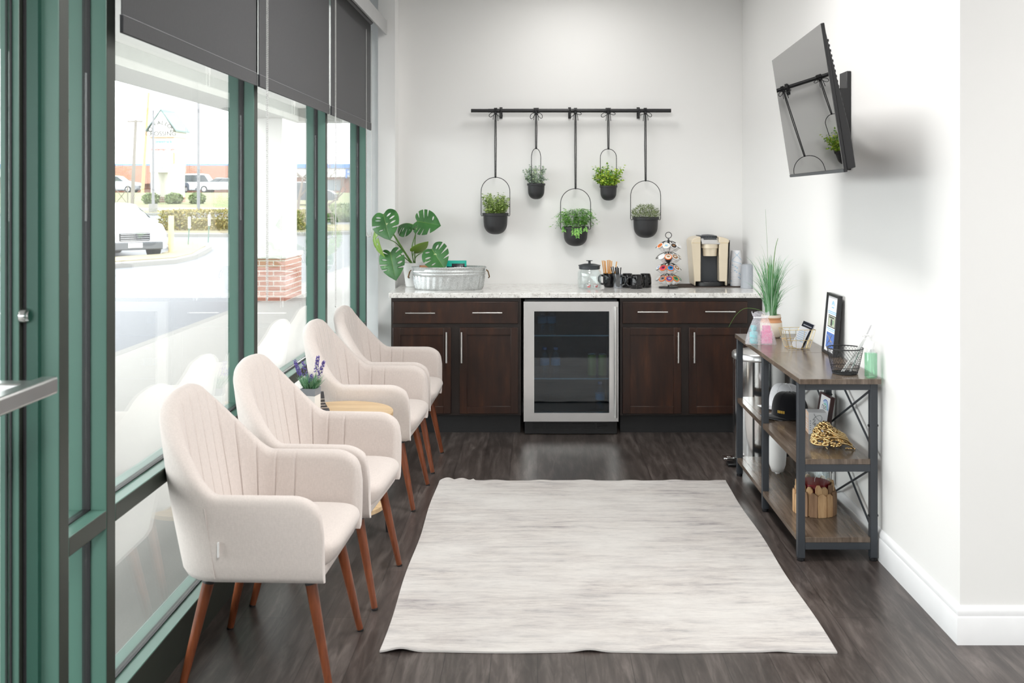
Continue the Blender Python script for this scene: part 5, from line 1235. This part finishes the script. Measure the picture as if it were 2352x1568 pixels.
mb = MB()
for k in range(300):
    blade(mb, rn.uniform(0, 2*PI), rn.uniform(.24, .47), rn.uniform(.02, .19)*rn.uniform(.4, 1), rn.uniform(.0007, .0017))
for k in range(60): blade(mb, rn.uniform(0, 2*PI), rn.uniform(.10, .27), rn.uniform(.02, .08), rn.uniform(.0022, .0036))
mb.build('blades', GR, t, 60)
mb = MB()
for (a, ln, out, wd) in ((PI*1.2, .40, .006, .0085), (PI*1.6, .36, .012, .007), (PI*1.4, .42, .004, .006), (PI*1.1, .44, .02, .006), (PI*.9, .58, .055, .0028), (PI*1.1, .40, .03, .0045), (-.4, .38, .06, .004), (2.6, .36, .035, .0035)): blade(mb, a, ln, out, wd, .3, 1.2)
mb.build('broad_blades', 'lime', t, 60)
def arch(pts, r, nm='arching_blade', m='stem'):
    pts = smooth_path([p-Vector((gx, gy, TT)) for p in pts]); o = MB().tube(pts, [r*(1-.6*k/(len(pts)-1)) for k in range(len(pts))], 5).build(nm, m, t); return o
arch([Vector((gx, gy, TT+.11)), at(1745, 712, 5.38), at(1712, 708, 5.36), at(1690, 724, 5.35), at(1673, 752, 5.34)], .0014)
arch([Vector((gx, gy, TT+.11)), at(1766, 640, 5.42), at(1762, 560, 5.42), at(1758, 480, 5.42)], .0012)
arch([Vector((gx, gy, TT+.11)), at(1776, 620, 5.42), at(1781, 570, 5.42), at(1787, 547, 5.42)], .003, m='stem')
# organza gift bag with two bottles
bx_, by_ = at(1747, 0, 5.17).x+.004, 5.185
t = thing('organza_gift_bag', 'sheer white organza gift bag with pink and teal bottles inside, on the console table', 'gift bag', (bx_, by_, TT))
mb = MB(); Hh = .162
def bag(u, v):
    a = 2*PI*u; z = v*Hh
    wx = .080-.045*(v/.84)**1.3 if v < .84 else .034+.012*math.sin((v-.84)/.16*PI*.5); wy = .042-.030*(v/.84) if v < .84 else .012+.006*(v-.84)/.16
    if v < .06: wx *= .99
    f = 1+.05*math.sin(9*a+3*v)*(v*1.2)+(.10*math.sin(11*a) if v > .84 else 0)
    return Vector((wx*math.copysign(abs(math.cos(a))**.6, math.cos(a))*f, wy*math.copysign(abs(math.sin(a))**.6, math.sin(a))*f, z+(.006*math.sin(5*a) if v > .95 else 0)))
mb.grid(bag, 64, 22, cu=True); mb.build('bag_cloth', 'organza', t, 60)
mb = MB().tube([(.038*math.cos(a), .0155*math.sin(a), Hh*.84) for a in [2*PI*k/24 for k in range(24)]], .0018, 6, closed=True); mb.build('drawstring', 'paper', t)
mb = MB().box(.002, .056, -.016, .014, .002, .066); mb.box(.010, .048, -.012, .010, .0665, .094)
for k in range(4): mb.box(.006, .052, -.0168, -.0161, .010+.012*k, .014+.012*k)
b_ = mb.build('pink_bottle', 'pinkp', None, 35, .003); b_.location = (bx_, by_, TT+.0004); tag(b_, 'pink plastic bottle inside the organza gift bag', 'bottle')
mb = MB().lathe([(0, .002), (.020, .002), (.022, .006), (.020, .030), (.023, .034), (.021, .060), (.010, .066), (.010, .070), (.016, .072), (.016, .094), (0, .096)], (0, 0, 0), 18); b_ = mb.build('teal_bottle', 'tealp', None, 40); b_.location = (bx_-.036, by_, TT+.0004); tag(b_, 'teal plastic bottle inside the organza gift bag', 'bottle')
# gold wire basket with price cards
gbx, gby = at(1832, 0, 5.0).x+.005, 5.03; 
t = thing('gold_wire_basket', 'gold wire basket holding leaflets on the console table', 'basket', (gbx, gby, TT), math.radians(4))
def rect(hx, hy, z): return [(-hx, -hy, z), (hx, -hy, z), (hx, hy, z), (-hx, hy, z)]
r0, r1, r2 = rect(.052, .035, .004), rect(.064, .042, .045), rect(.078, .050, .098)
mb = MB()
for r_ in (r0, r1, r2): mb.tube(r_, .0013, 6, closed=True)
for k in range(4):
    for dx in (.0, .018):
        s1 = Vector((math.copysign(dx, -r0[k][0]), 0, 0)); mb.tube([Vector(r0[k])+s1, Vector(r1[k])+s1, Vector(r2[k])+s1], .0012, 6)
for f in (.35, .65):
    for k in (0, 1, 2, 3):
        a0 = Vector(r0[k]).lerp(Vector(r0[(k+1) % 4]), f); a1 = Vector(r2[k]).lerp(Vector(r2[(k+1) % 4]), f); mb.tube([a0, a1], .0010, 6)
for f in (-.02, .0, .02): mb.tube([(f, -.035, .004), (f, .035, .004)], .001, 6)
mb.build('wire_body', 'brasswire', t)
def leaflet(nm, lab, off, mats, lean, h=.125, w_=.062, extra=None):
    t_ = thing(nm, lab, 'leaflet', (gbx+off[0], gby+off[1], TT+.0065)); t_.rotation_euler = (math.radians(4), math.radians(lean), 0)
    MB().box(-w_/2, w_/2, -.0012, .0012, 0, h).build('sheet', mats, t_); 
    if extra: extra(t_)
    return t_
def e1(t_):
    mb = MB()
    for k in range(6): mb.box(-.022, .020, -.0017, -.0013, .038+.010*k, .040+.010*k)
    mb.build('text_lines', 'sky', t_)
def e2(t_):
    mb = MB().box(-.022, .022, -.0017, -.0013, .116, .121)
    for k in range(3): mb.box(-.020+.003*k, .020-.003*k, -.0017, -.0013, .096+.005*k, .0985+.005*k)
    mb.build('text_lines', 'silver', t_)
leaflet('leaflet', 'white price leaflet in front in the gold wire basket', (-.012, -.022), 'paper', 24, .112, .050, e1); leaflet('leaflet', 'black leaflet behind the white one in the gold wire basket', (.0, -.008), 'navy', 24, .135, .056, e2)
leaflet('leaflet', 'second white leaflet at the back of the gold wire basket', (.010, .004), 'paper', 24, .134, .056)
# photo frame with printed sheet
t = thing('picture_frame', 'tall black picture frame leaning on the right wall, on the console table', 'picture frame', (1.408, 4.838, TT)); t.rotation_euler = (math.radians(-5.2), 0, math.radians(-91))
fw, fh = .205, .292
mb = MB()
for (a, b, c, d) in ((-fw/2, -fw/2+.013, 0, fh), (fw/2-.013, fw/2, 0, fh), (-fw/2+.013, fw/2-.013, 0, .013), (-fw/2+.013, fw/2-.013, fh-.013, fh)): mb.box(a, b, -.010, .010, c, d)
mb.box(-fw/2+.002, fw/2-.002, .004, .0101, .002, fh-.002)
mb.build('frame', 'black', t, 35, .001)
MB().box(-fw/2+.0131, fw/2-.0131, -.002, .0038, .0131, fh-.0131).build('printed_sheet', 'paper', t)
mb = MB(); yv = -.0024
def rc(a, b, c, d): mb.box(a, b, yv, -.0021, c, d)
def arc(cx_, cz_, r_, a0, a1, w_, m_):
    mb.mi = m_
    for k in range(12):
        a = a0+(a1-a0)*k/12; b = a0+(a1-a0)*(k+1)/12
        mb.poly([(cx_+r_*math.cos(a), -.0022, cz_+r_*math.sin(a)), (cx_+(r_+w_)*math.cos(a), -.0022, cz_+(r_+w_)*math.sin(a)), (cx_+(r_+w_)*math.cos(b), -.0022, cz_+(r_+w_)*math.sin(b)), (cx_+r_*math.cos(b), -.0022, cz_+r_*math.sin(b))])
arc(0, .235, .017, 0, PI, .006, 1); arc(0, .235, .010, .2, PI*.9, .005, 1)
mb.mi = 1; rc(-.02, .02, .224, .229); rc(-.075, .075, .203, .207); rc(-.075, .075, .195, .199)
mb.mi = 2; rc(-.062, .062, .130, .188)
mb.mi = 3; yv = -.0028; mb.box(-.056, .056, -.0028, -.0025, .134, .184); mb.mi = 4; mb.box(-.014, .012, -.0031, -.0029, .138, .170); mb.box(-.045, .040, -.0031, -.0029, .174, .180); mb.mi = 5; mb.box(.020, .032, -.0031, -.0029, .146, .166)
mb.mi = 1; mb.box(-.07, .07, -.0024, -.0021, .120, .124); mb.box(-.055, .055, -.0024, -.0021, .112, .115)
mb.mi = 0; mb.box(-.066, .066, -.0024, -.0021, .030, .104)
mb.mi = 6
for (a, c, b, d) in ((-.04, .045, .03, .098), (-.02, .06, .04, .066), (.02, .04, -.01, .09), (-.05, .09, .05, .055)): mb.tube([(a, -.0026, c), (b, -.0026, d)], .0012, 4)
mb.build('printed_design', ['blue', 'sky', 'fig', 'money', 'fig', 'pgreen', 'brasswire'], t)

# black wire basket with two clear sticks, and the green dispenser
wx, wy = 1.325, 4.318
t = thing('black_wire_basket', 'round black wire mesh basket at the near end of the console table', 'basket', (wx, wy, TT))
RB, RT, HB = .052, .076, .108
prof_ = lambda f: RB+(RT-RB)*(f**.8)
mb = MB()
for f, r_ in ((0.02, .0016), (.25, .0014), (.99, .0022), (1.0, .0018)):
    mb.tube([(prof_(f)*math.cos(a), prof_(f)*math.sin(a), .003+HB*f) for a in [2*PI*k/40 for k in range(40)]], r_, 6, closed=True)
for s_ in (-1, 1):
    for k in range(34):
        mb.tube([(prof_(f)*math.cos(2*PI*k/34+s_*f*1.15), prof_(f)*math.sin(2*PI*k/34+s_*f*1.15), .003+HB*f) for f in (0, .2, .4, .6, .8, 1)], .0006, 4)
for k in range(9):
    c = -.048+.012*k; h_ = math.sqrt(max(.0001, RB*RB-c*c)); mb.tube([(c, -h_, .004), (c, h_, .004)], .0009, 4); mb.tube([(-h_, c, .004), (h_, c, .004)], .0009, 4)
mb.lathe([(0, .001), (RB*.98, .001), (RB*.98, .002), (0, .002)], (0, 0, 0), 24)
mb.build('wire_mesh', 'black', t)
def stick(lab, x0, p1, wd, m):
    a = Vector((x0, wy-.010, TT+.010)); d = p1-a; mb = MB(); sx = Vector((wd, 0, 0)); sy_ = Vector((0, .0015, 0)); mb.poly([a-sx-sy_, a+sx-sy_, a+sx+sy_, a-sx+sy_], d); return tag(mb.build('plastic_stick', m, None, 35, .001), lab, 'stick')
stick('wide clear plastic stick leaning in the black wire basket', 1.312, at(1987, 777, 4.30), .0075, 'whitep'); stick('thin grey stick leaning in the black wire basket beside the dispenser', 1.345, at(2001, 746, 4.33), .0035, 'silver')
t = thing('soap_dispenser', 'clear pump dispenser of green gel at the near corner of the console table', 'dispenser', (1.4045, 4.222, TT), math.radians(8))
MB().box(-.0215, .0215, -.0165, .0165, .0015, .104).build('gel', 'sanit', t, 35, .004)
mb = MB().box(-.0235, .0235, -.0185, .0185, 0, .108); mb.build('bottle', 'jar', t, 35, .006)
MB().lathe([(.016, .108), (.013, .118), (.0125, .126)], (0, 0, 0), 24).build('shoulder', 'jar', t)
mb = MB().lathe([(.0145, .120), (.0145, .146), (.012, .150), (.0055, .152), (.0055, .172), (.010, .173), (.010, .182), (0, .184)], (0, 0, 0), 24)
mb.tube([(0, 0, .178), (-.03, -.004, .179), (-.040, -.005, .175)], .0035, 8); mb.build('pump', 'whitep', t, 40)
MB().tube([(0, 0, .12), (.002, 0, .02)], .002, 6).build('dip_tube', 'whitep', t)

# shelf things
SM, SL = .4323, .1023
def cap(lab, x, y, rz, m, logo, z=SM):
    t = thing('baseball_cap', lab, 'cap', (x, y, z), rz, 'caps on the middle shelf')      # brim towards local -x
    def crown(u, v):
        a = 2*PI*u; e = v*PI/2; r_ = .088*math.cos(e)**.62 if v < 1 else 0
        sx = 1.06 if math.cos(a) > 0 else 1.0
        f = 1+.018*abs(math.sin(3*a))*math.sin(PI*v)
        fr = .14*max(0, -math.cos(a))*math.sin(PI*v)*.3
        return Vector((r_*math.cos(a)*sx*f-fr*.1, r_*math.sin(a)*.92*f, .004+.122*math.sin(e)**1.05+.012*max(0, -math.cos(a))*math.sin(PI*v)))
    mb = MB(); mb.grid(crown, 48, 16, cu=True); bmesh.ops.remove_doubles(mb.bm, verts=mb.bm.verts[:], dist=.0005); mb.build('crown', m, t, 60, solid=.0015)
    def brim(u, v):
        a = math.radians(112)+math.radians(136)*u; s = (u-.5)*2; x0 = .085*math.cos(a); y0 = .080*math.sin(a); L_ = .072*(1-abs(s)**2.6)
        return Vector((x0-L_*v-.001, y0*(1-.10*v), .013-.013*s*s+.010*v*(1-s*s)-.006*v))
    mb = MB(); mb.grid(brim, 25, 8); mb.build('brim', m, t, 60, solid=.002)
    MB().ball((0, 0, .127), .006, (1, 1, .5), 10).build('button', m, t)
    mb = MB()
    for k in range(6):
        a = PI/6+k*PI/3; pts = [Vector((p.x*1.006, p.y*1.006, p.z+.0006)) for p in [crown(a/(2*PI), v/14) for v in range(14)]]; mb.tube(pts, .0009, 4)
    mb.build('seams', m, t)
    if logo: logo(t, brim, crown)
    return t
def logo_w(t, brim, crown):
    p = brim(.62, .55); mb = MB().box(p.x-.012, p.x+.012, p.y-.009, p.y+.009, p.z+.001, p.z+.0022); mb.mi = 1; mb.box(p.x-.006, p.x+.010, p.y-.004, p.y+.005, p.z+.0022, p.z+.003); mb.build('brim_logo', ['black', 'red'], t)
    mb = MB()
    for k in range(5):
        c = crown(.60+.022*k, .33); mb.box(c.x-.004, c.x-.001, c.y-.0045, c.y+.0045, c.z-.012, c.z+.010)
    mb.build('front_emblem', 'terra', t)
def logo_b(t, brim, crown):
    mb = MB()
    for k in range(4):
        c = crown(.575+.018*k, .17); mb.box(c.x-.004, c.x+.001, c.y-.0035, c.y+.0035, c.z-.006, c.z+.007)
    mb.build('front_emblem', 'gold_thread', t)
    pts = [Vector((p.x*.999-.0006, p.y, p.z-.0008)) for p in [brim(k/24, 1) for k in range(25)]]; MB().tube(pts, .0011, 5).build('brim_edge', 'grey', t)
cap('white baseball cap behind the black cap on the middle shelf', 1.300, 5.235, math.radians(12), 'capw', logo_w)
cap('black baseball cap on the middle shelf, in front of the white cap', 1.262, 5.015, math.radians(14), 'capb', logo_b)
t = thing('card_box', 'small white and peach box with grey script on the middle shelf', 'box', (1.305, 4.695, SM), math.radians(-6))
MB().box(-.041, .041, -.041, .041, 0, .101).build('carton', 'paper', t, 35, .001)
mb = MB().box(-.0418, -.0412, -.040, .040, .001, .100); mb.mi = 1
for k, w_ in enumerate((.03, .022, .028, .018)): mb.box(-.0424, -.0419, -w_, w_, .02+.012*k, .025+.012*k)
text_into(mb, 'Rise', .034, face_m(Vector((-.0422, 0, .068)), (0, -1, 0), (0, 0, 1)), .0002)
mb.build('printed_side', ['peach', 'paper'], t)
mb = MB(); f_ = lambda a, b: Vector((-.041+.082*a, -.0416, .101*b))
mb.tube(smooth_path([f_(.30, .95), f_(.36, .85), f_(.50, .70), f_(.62, .62), f_(.72, .66), f_(.74, .78), f_(.66, .87), f_(.52, .86), f_(.38, .80), f_(.24, .66), f_(.34, .68), f_(.36, .62), f_(.28, .56), f_(.24, .50), f_(.30, .44), f_(.40, .46), f_(.34, .52), f_(.36, .36), f_(.46, .22)]), .0008, 5)
mb.mi = 1
for k in range(5): mb.box(-.041+.074, -.041+.077, -.0416, -.0411, .06-.010*k, .065-.010*k); mb.box(-.041+.006, -.041+.011, -.0416, -.0411, .06-.010*k, .0635-.010*k)
mb.build('script_print', ['fig', 'grey'], t)
t = thing('small_picture_frame', 'small mahogany framed card with a blue arc logo behind the white box', 'picture frame', (1.365, 4.800, SM)); t.rotation_euler = (math.radians(-9), 0, math.radians(-86))
fw, fh = .152, .158; mb = MB()
for (a, b, c, d) in ((-fw/2, -fw/2+.008, 0, fh), (fw/2-.008, fw/2, 0, fh), (-fw/2+.008, fw/2-.008, 0, .008), (-fw/2+.008, fw/2-.008, fh-.008, fh)): mb.box(a, b, -.010, .010, c, d)
mb.build('frame', 'mahogany', t, 35, .001)
MB().box(-fw/2+.0081, fw/2-.0081, -.003, .003, .0081, fh-.0081).build('card', 'paper', t)
mb = MB()
def arc2(cx_, cz_, r_, a0, a1, w_, m_):
    mb.mi = m_
    for k in range(12):
        a = a0+(a1-a0)*k/12; b = a0+(a1-a0)*(k+1)/12
        mb.poly([(cx_+r_*math.cos(a), -.0035, cz_+r_*math.sin(a)), (cx_+(r_+w_)*math.cos(a), -.0035, cz_+(r_+w_)*math.sin(a)), (cx_+(r_+w_)*math.cos(b), -.0035, cz_+(r_+w_)*math.sin(b)), (cx_+r_*math.cos(b), -.0035, cz_+r_*math.sin(b))])
arc2(0, .088, .040, 0, PI*.75, .006, 0); arc2(0, .088, .031, 0, PI*.72, .006, 1); arc2(0, .088, .022, 0, PI*.7, .005, 2)
mb.mi = 3; text_into(mb, 'rise', .040, face_m(Vector((-.012, -.0037, .086)), (1, 0, 0), (0, 0, 1)), .0003); mb.build('logo', ['blue', 'sky', 'teal', 'grey'], t)

# gold openwork ornament
ox, oy = 1.295, 4.415
t = thing('gold_ornament', 'gold openwork beaded ornament on the middle shelf', 'ornament', (ox, oy, SM), math.radians(-12))
rn = random.Random(8); mb = MB()
def dome(a, e, k=1.0): return Vector((.078*k*math.cos(a)*math.cos(e)-.008, .055*k*math.sin(a)*math.cos(e), .016+.082*k*math.sin(e)*(1-.22*math.cos(a))))
for k in range(520):
    a = rn.uniform(0, 2*PI); e = math.asin(rn.uniform(.0, 1))
    if math.cos(a) > .75 and e < .5: continue
    mb.ball(dome(a, e), rn.uniform(.0048, .0078), (1, 1, rn.uniform(.7, 1.1)), 8)
mb.build('beads', 'goldm', t, 60)
mb = MB()
for (a0, e0, a1, e1, b_) in ((3.6, .15, 6.0, .35, .25), (3.9, .8, 5.9, .15, .2), (4.4, 1.1, 6.5, .5, -.2), (3.4, .5, 5.2, .05, .1), (4.9, .7, 6.4, .1, .3), (5.4, 1.0, 6.9, .3, .1), (3.2, .1, 4.6, .06, -.05)):
    mb.tube([dome(a0+(a1-a0)*q/12, e0+(e1-e0)*q/12+b_*math.sin(PI*q/12), 1.06) for q in range(13)], [.003+.0018*math.sin(PI*q/12) for q in range(13)], 8)
for s_ in (-1, 1):
    mb.tube([Vector((.040, -.045+.01*s_, .035)), Vector((.062, -.040+.016*s_, .030)), Vector((.082, -.032+.010*s_, .018)), Vector((.090, -.024, .006)), Vector((.078, -.02, .004))], .0038, 8)
    mb.tube([Vector((-.02, s_*.03, .05)), Vector((-.03, s_*.045, .012)), Vector((-.02, s_*.05, .0032))], .003, 6)
mb.tube([Vector((.03, -.045, .055)), Vector((.06, -.035, .045)), Vector((.085, -.02, .020))], .004, 8)
for k in range(7): mb.ball(Vector((.060+.006*k, -.020+.004*math.sin(k*2), .004+.0)), .004, (1, 1, 1), 8)
mb.build('openwork_scrolls', 'goldm', t, 60)

# lower shelf: white diffuser, candle
t = thing('white_vase', 'smooth white rounded vase on the lower shelf', 'vase', (1.245, 5.20, SL))
MB().lathe([(0, .0), (.012, .0), (.012, .006), (.030, .010), (.042, .045), (.0465, .10), (.0455, .17), (.036, .215), (.022, .226), (0, .228)], (0, 0, 0), 36).build('body', 'white', t, 70)
cx_, cy_ = 1.262, 4.565
t = thing('candle_holder', 'glass candle holder ringed with split driftwood on the lower shelf', 'candle holder', (cx_, cy_, SL))
MB().lathe([(0, .012), (.066, .012), (.070, .018), (.0735, .225), (.075, .2265), (.0715, .2275), (.0705, .225), (.0665, .022), (0, .018)], (0, 0, 0), 40).build('glass_cylinder', 'jar', t, 50)
wx_ = MB().lathe([(0, .023), (.0655, .023), (.068, .138), (.060, .140), (0, .136)], (0, 0, 0), 36).build('wax', 'wax', t, 50)
MB().tube([(0, 0, .135), (.002, 0, .152), (.007, 0, .158)], .0012, 6).build('wick', 'paper', wx_)
rn = random.Random(14)
for ring, (n_, rad, h0, h1, w0) in enumerate(((15, .0800, .128, .152, .0165), (15, .0915, .092, .112, .0188))):
    for k in range(n_):
        a = 2*PI*(k+.5*ring)/n_+rn.uniform(-.04, .04); h = rn.uniform(h0, h1); w_ = w0*rn.uniform(.85, 1.1); th = .0055
        m_ = Matrix.Rotation(a, 4, 'Z'); mb = MB(); b0 = .0
        ptx = [(-w_*.95, b0), (w_*.95, b0), (w_, h*.6), (w_*rn.uniform(.85, 1), h*.9), (w_*rn.uniform(.2, .6), h), (-w_*rn.uniform(.3, .6), h*.995), (-w_*rn.uniform(.85, 1), h*.9), (-w_, h*.5)]
        mb.poly([m_ @ Vector((rad-th, p[0], p[1])) for p in ptx], m_.to_3x3() @ Vector((2*th, 0, 0)))
        mb.build('driftwood_chip', 'drift' if rn.random() < .68 else 'drift2', t, 35, .002)

# ------------------------------------------------------------------ pedal bin
t = thing('pedal_bin', 'round stainless steel pedal bin between the console table and the cabinet', 'bin', (1.283, 5.805, 0))
RB_ = .152
MB().lathe([(0, 0), (RB_*.97, 0), (RB_*1.0, .006), (RB_*1.0, .030), (RB_*.99, .034), (0, .034)], (0, 0, 0), 56).build('base_ring', 'blackp', t, 40)
MB().lathe([(0, .0345), (RB_*.985, .0345), (RB_*.985, .598), (RB_*.96, .602), (0, .602)], (0, 0, 0), 64).build('body', 'chrome', t, 40)
ld = MB().lathe([(0, .6025), (RB_*.985, .6025), (RB_*1.02, .606), (RB_*1.02, .632), (RB_*.98, .640), (RB_*.9, .642), (RB_*.6, .652), (0, .657)], (0, 0, 0), 64).build('lid', 'steel', t, 40)
mb = MB().tube([(-.12, -.085, .030), (-.165, -.085, .040), (-.205, -.085, .046)], .010, 10); mb.box(-.225, -.165, -.115, -.055, .040, .052); mb.build('pedal', 'chrome', t, 35, .004)
MB().box(-.20, -.10, -.12, -.05, .004, .020).build('pedal_base', 'blackp', t, 35, .004)
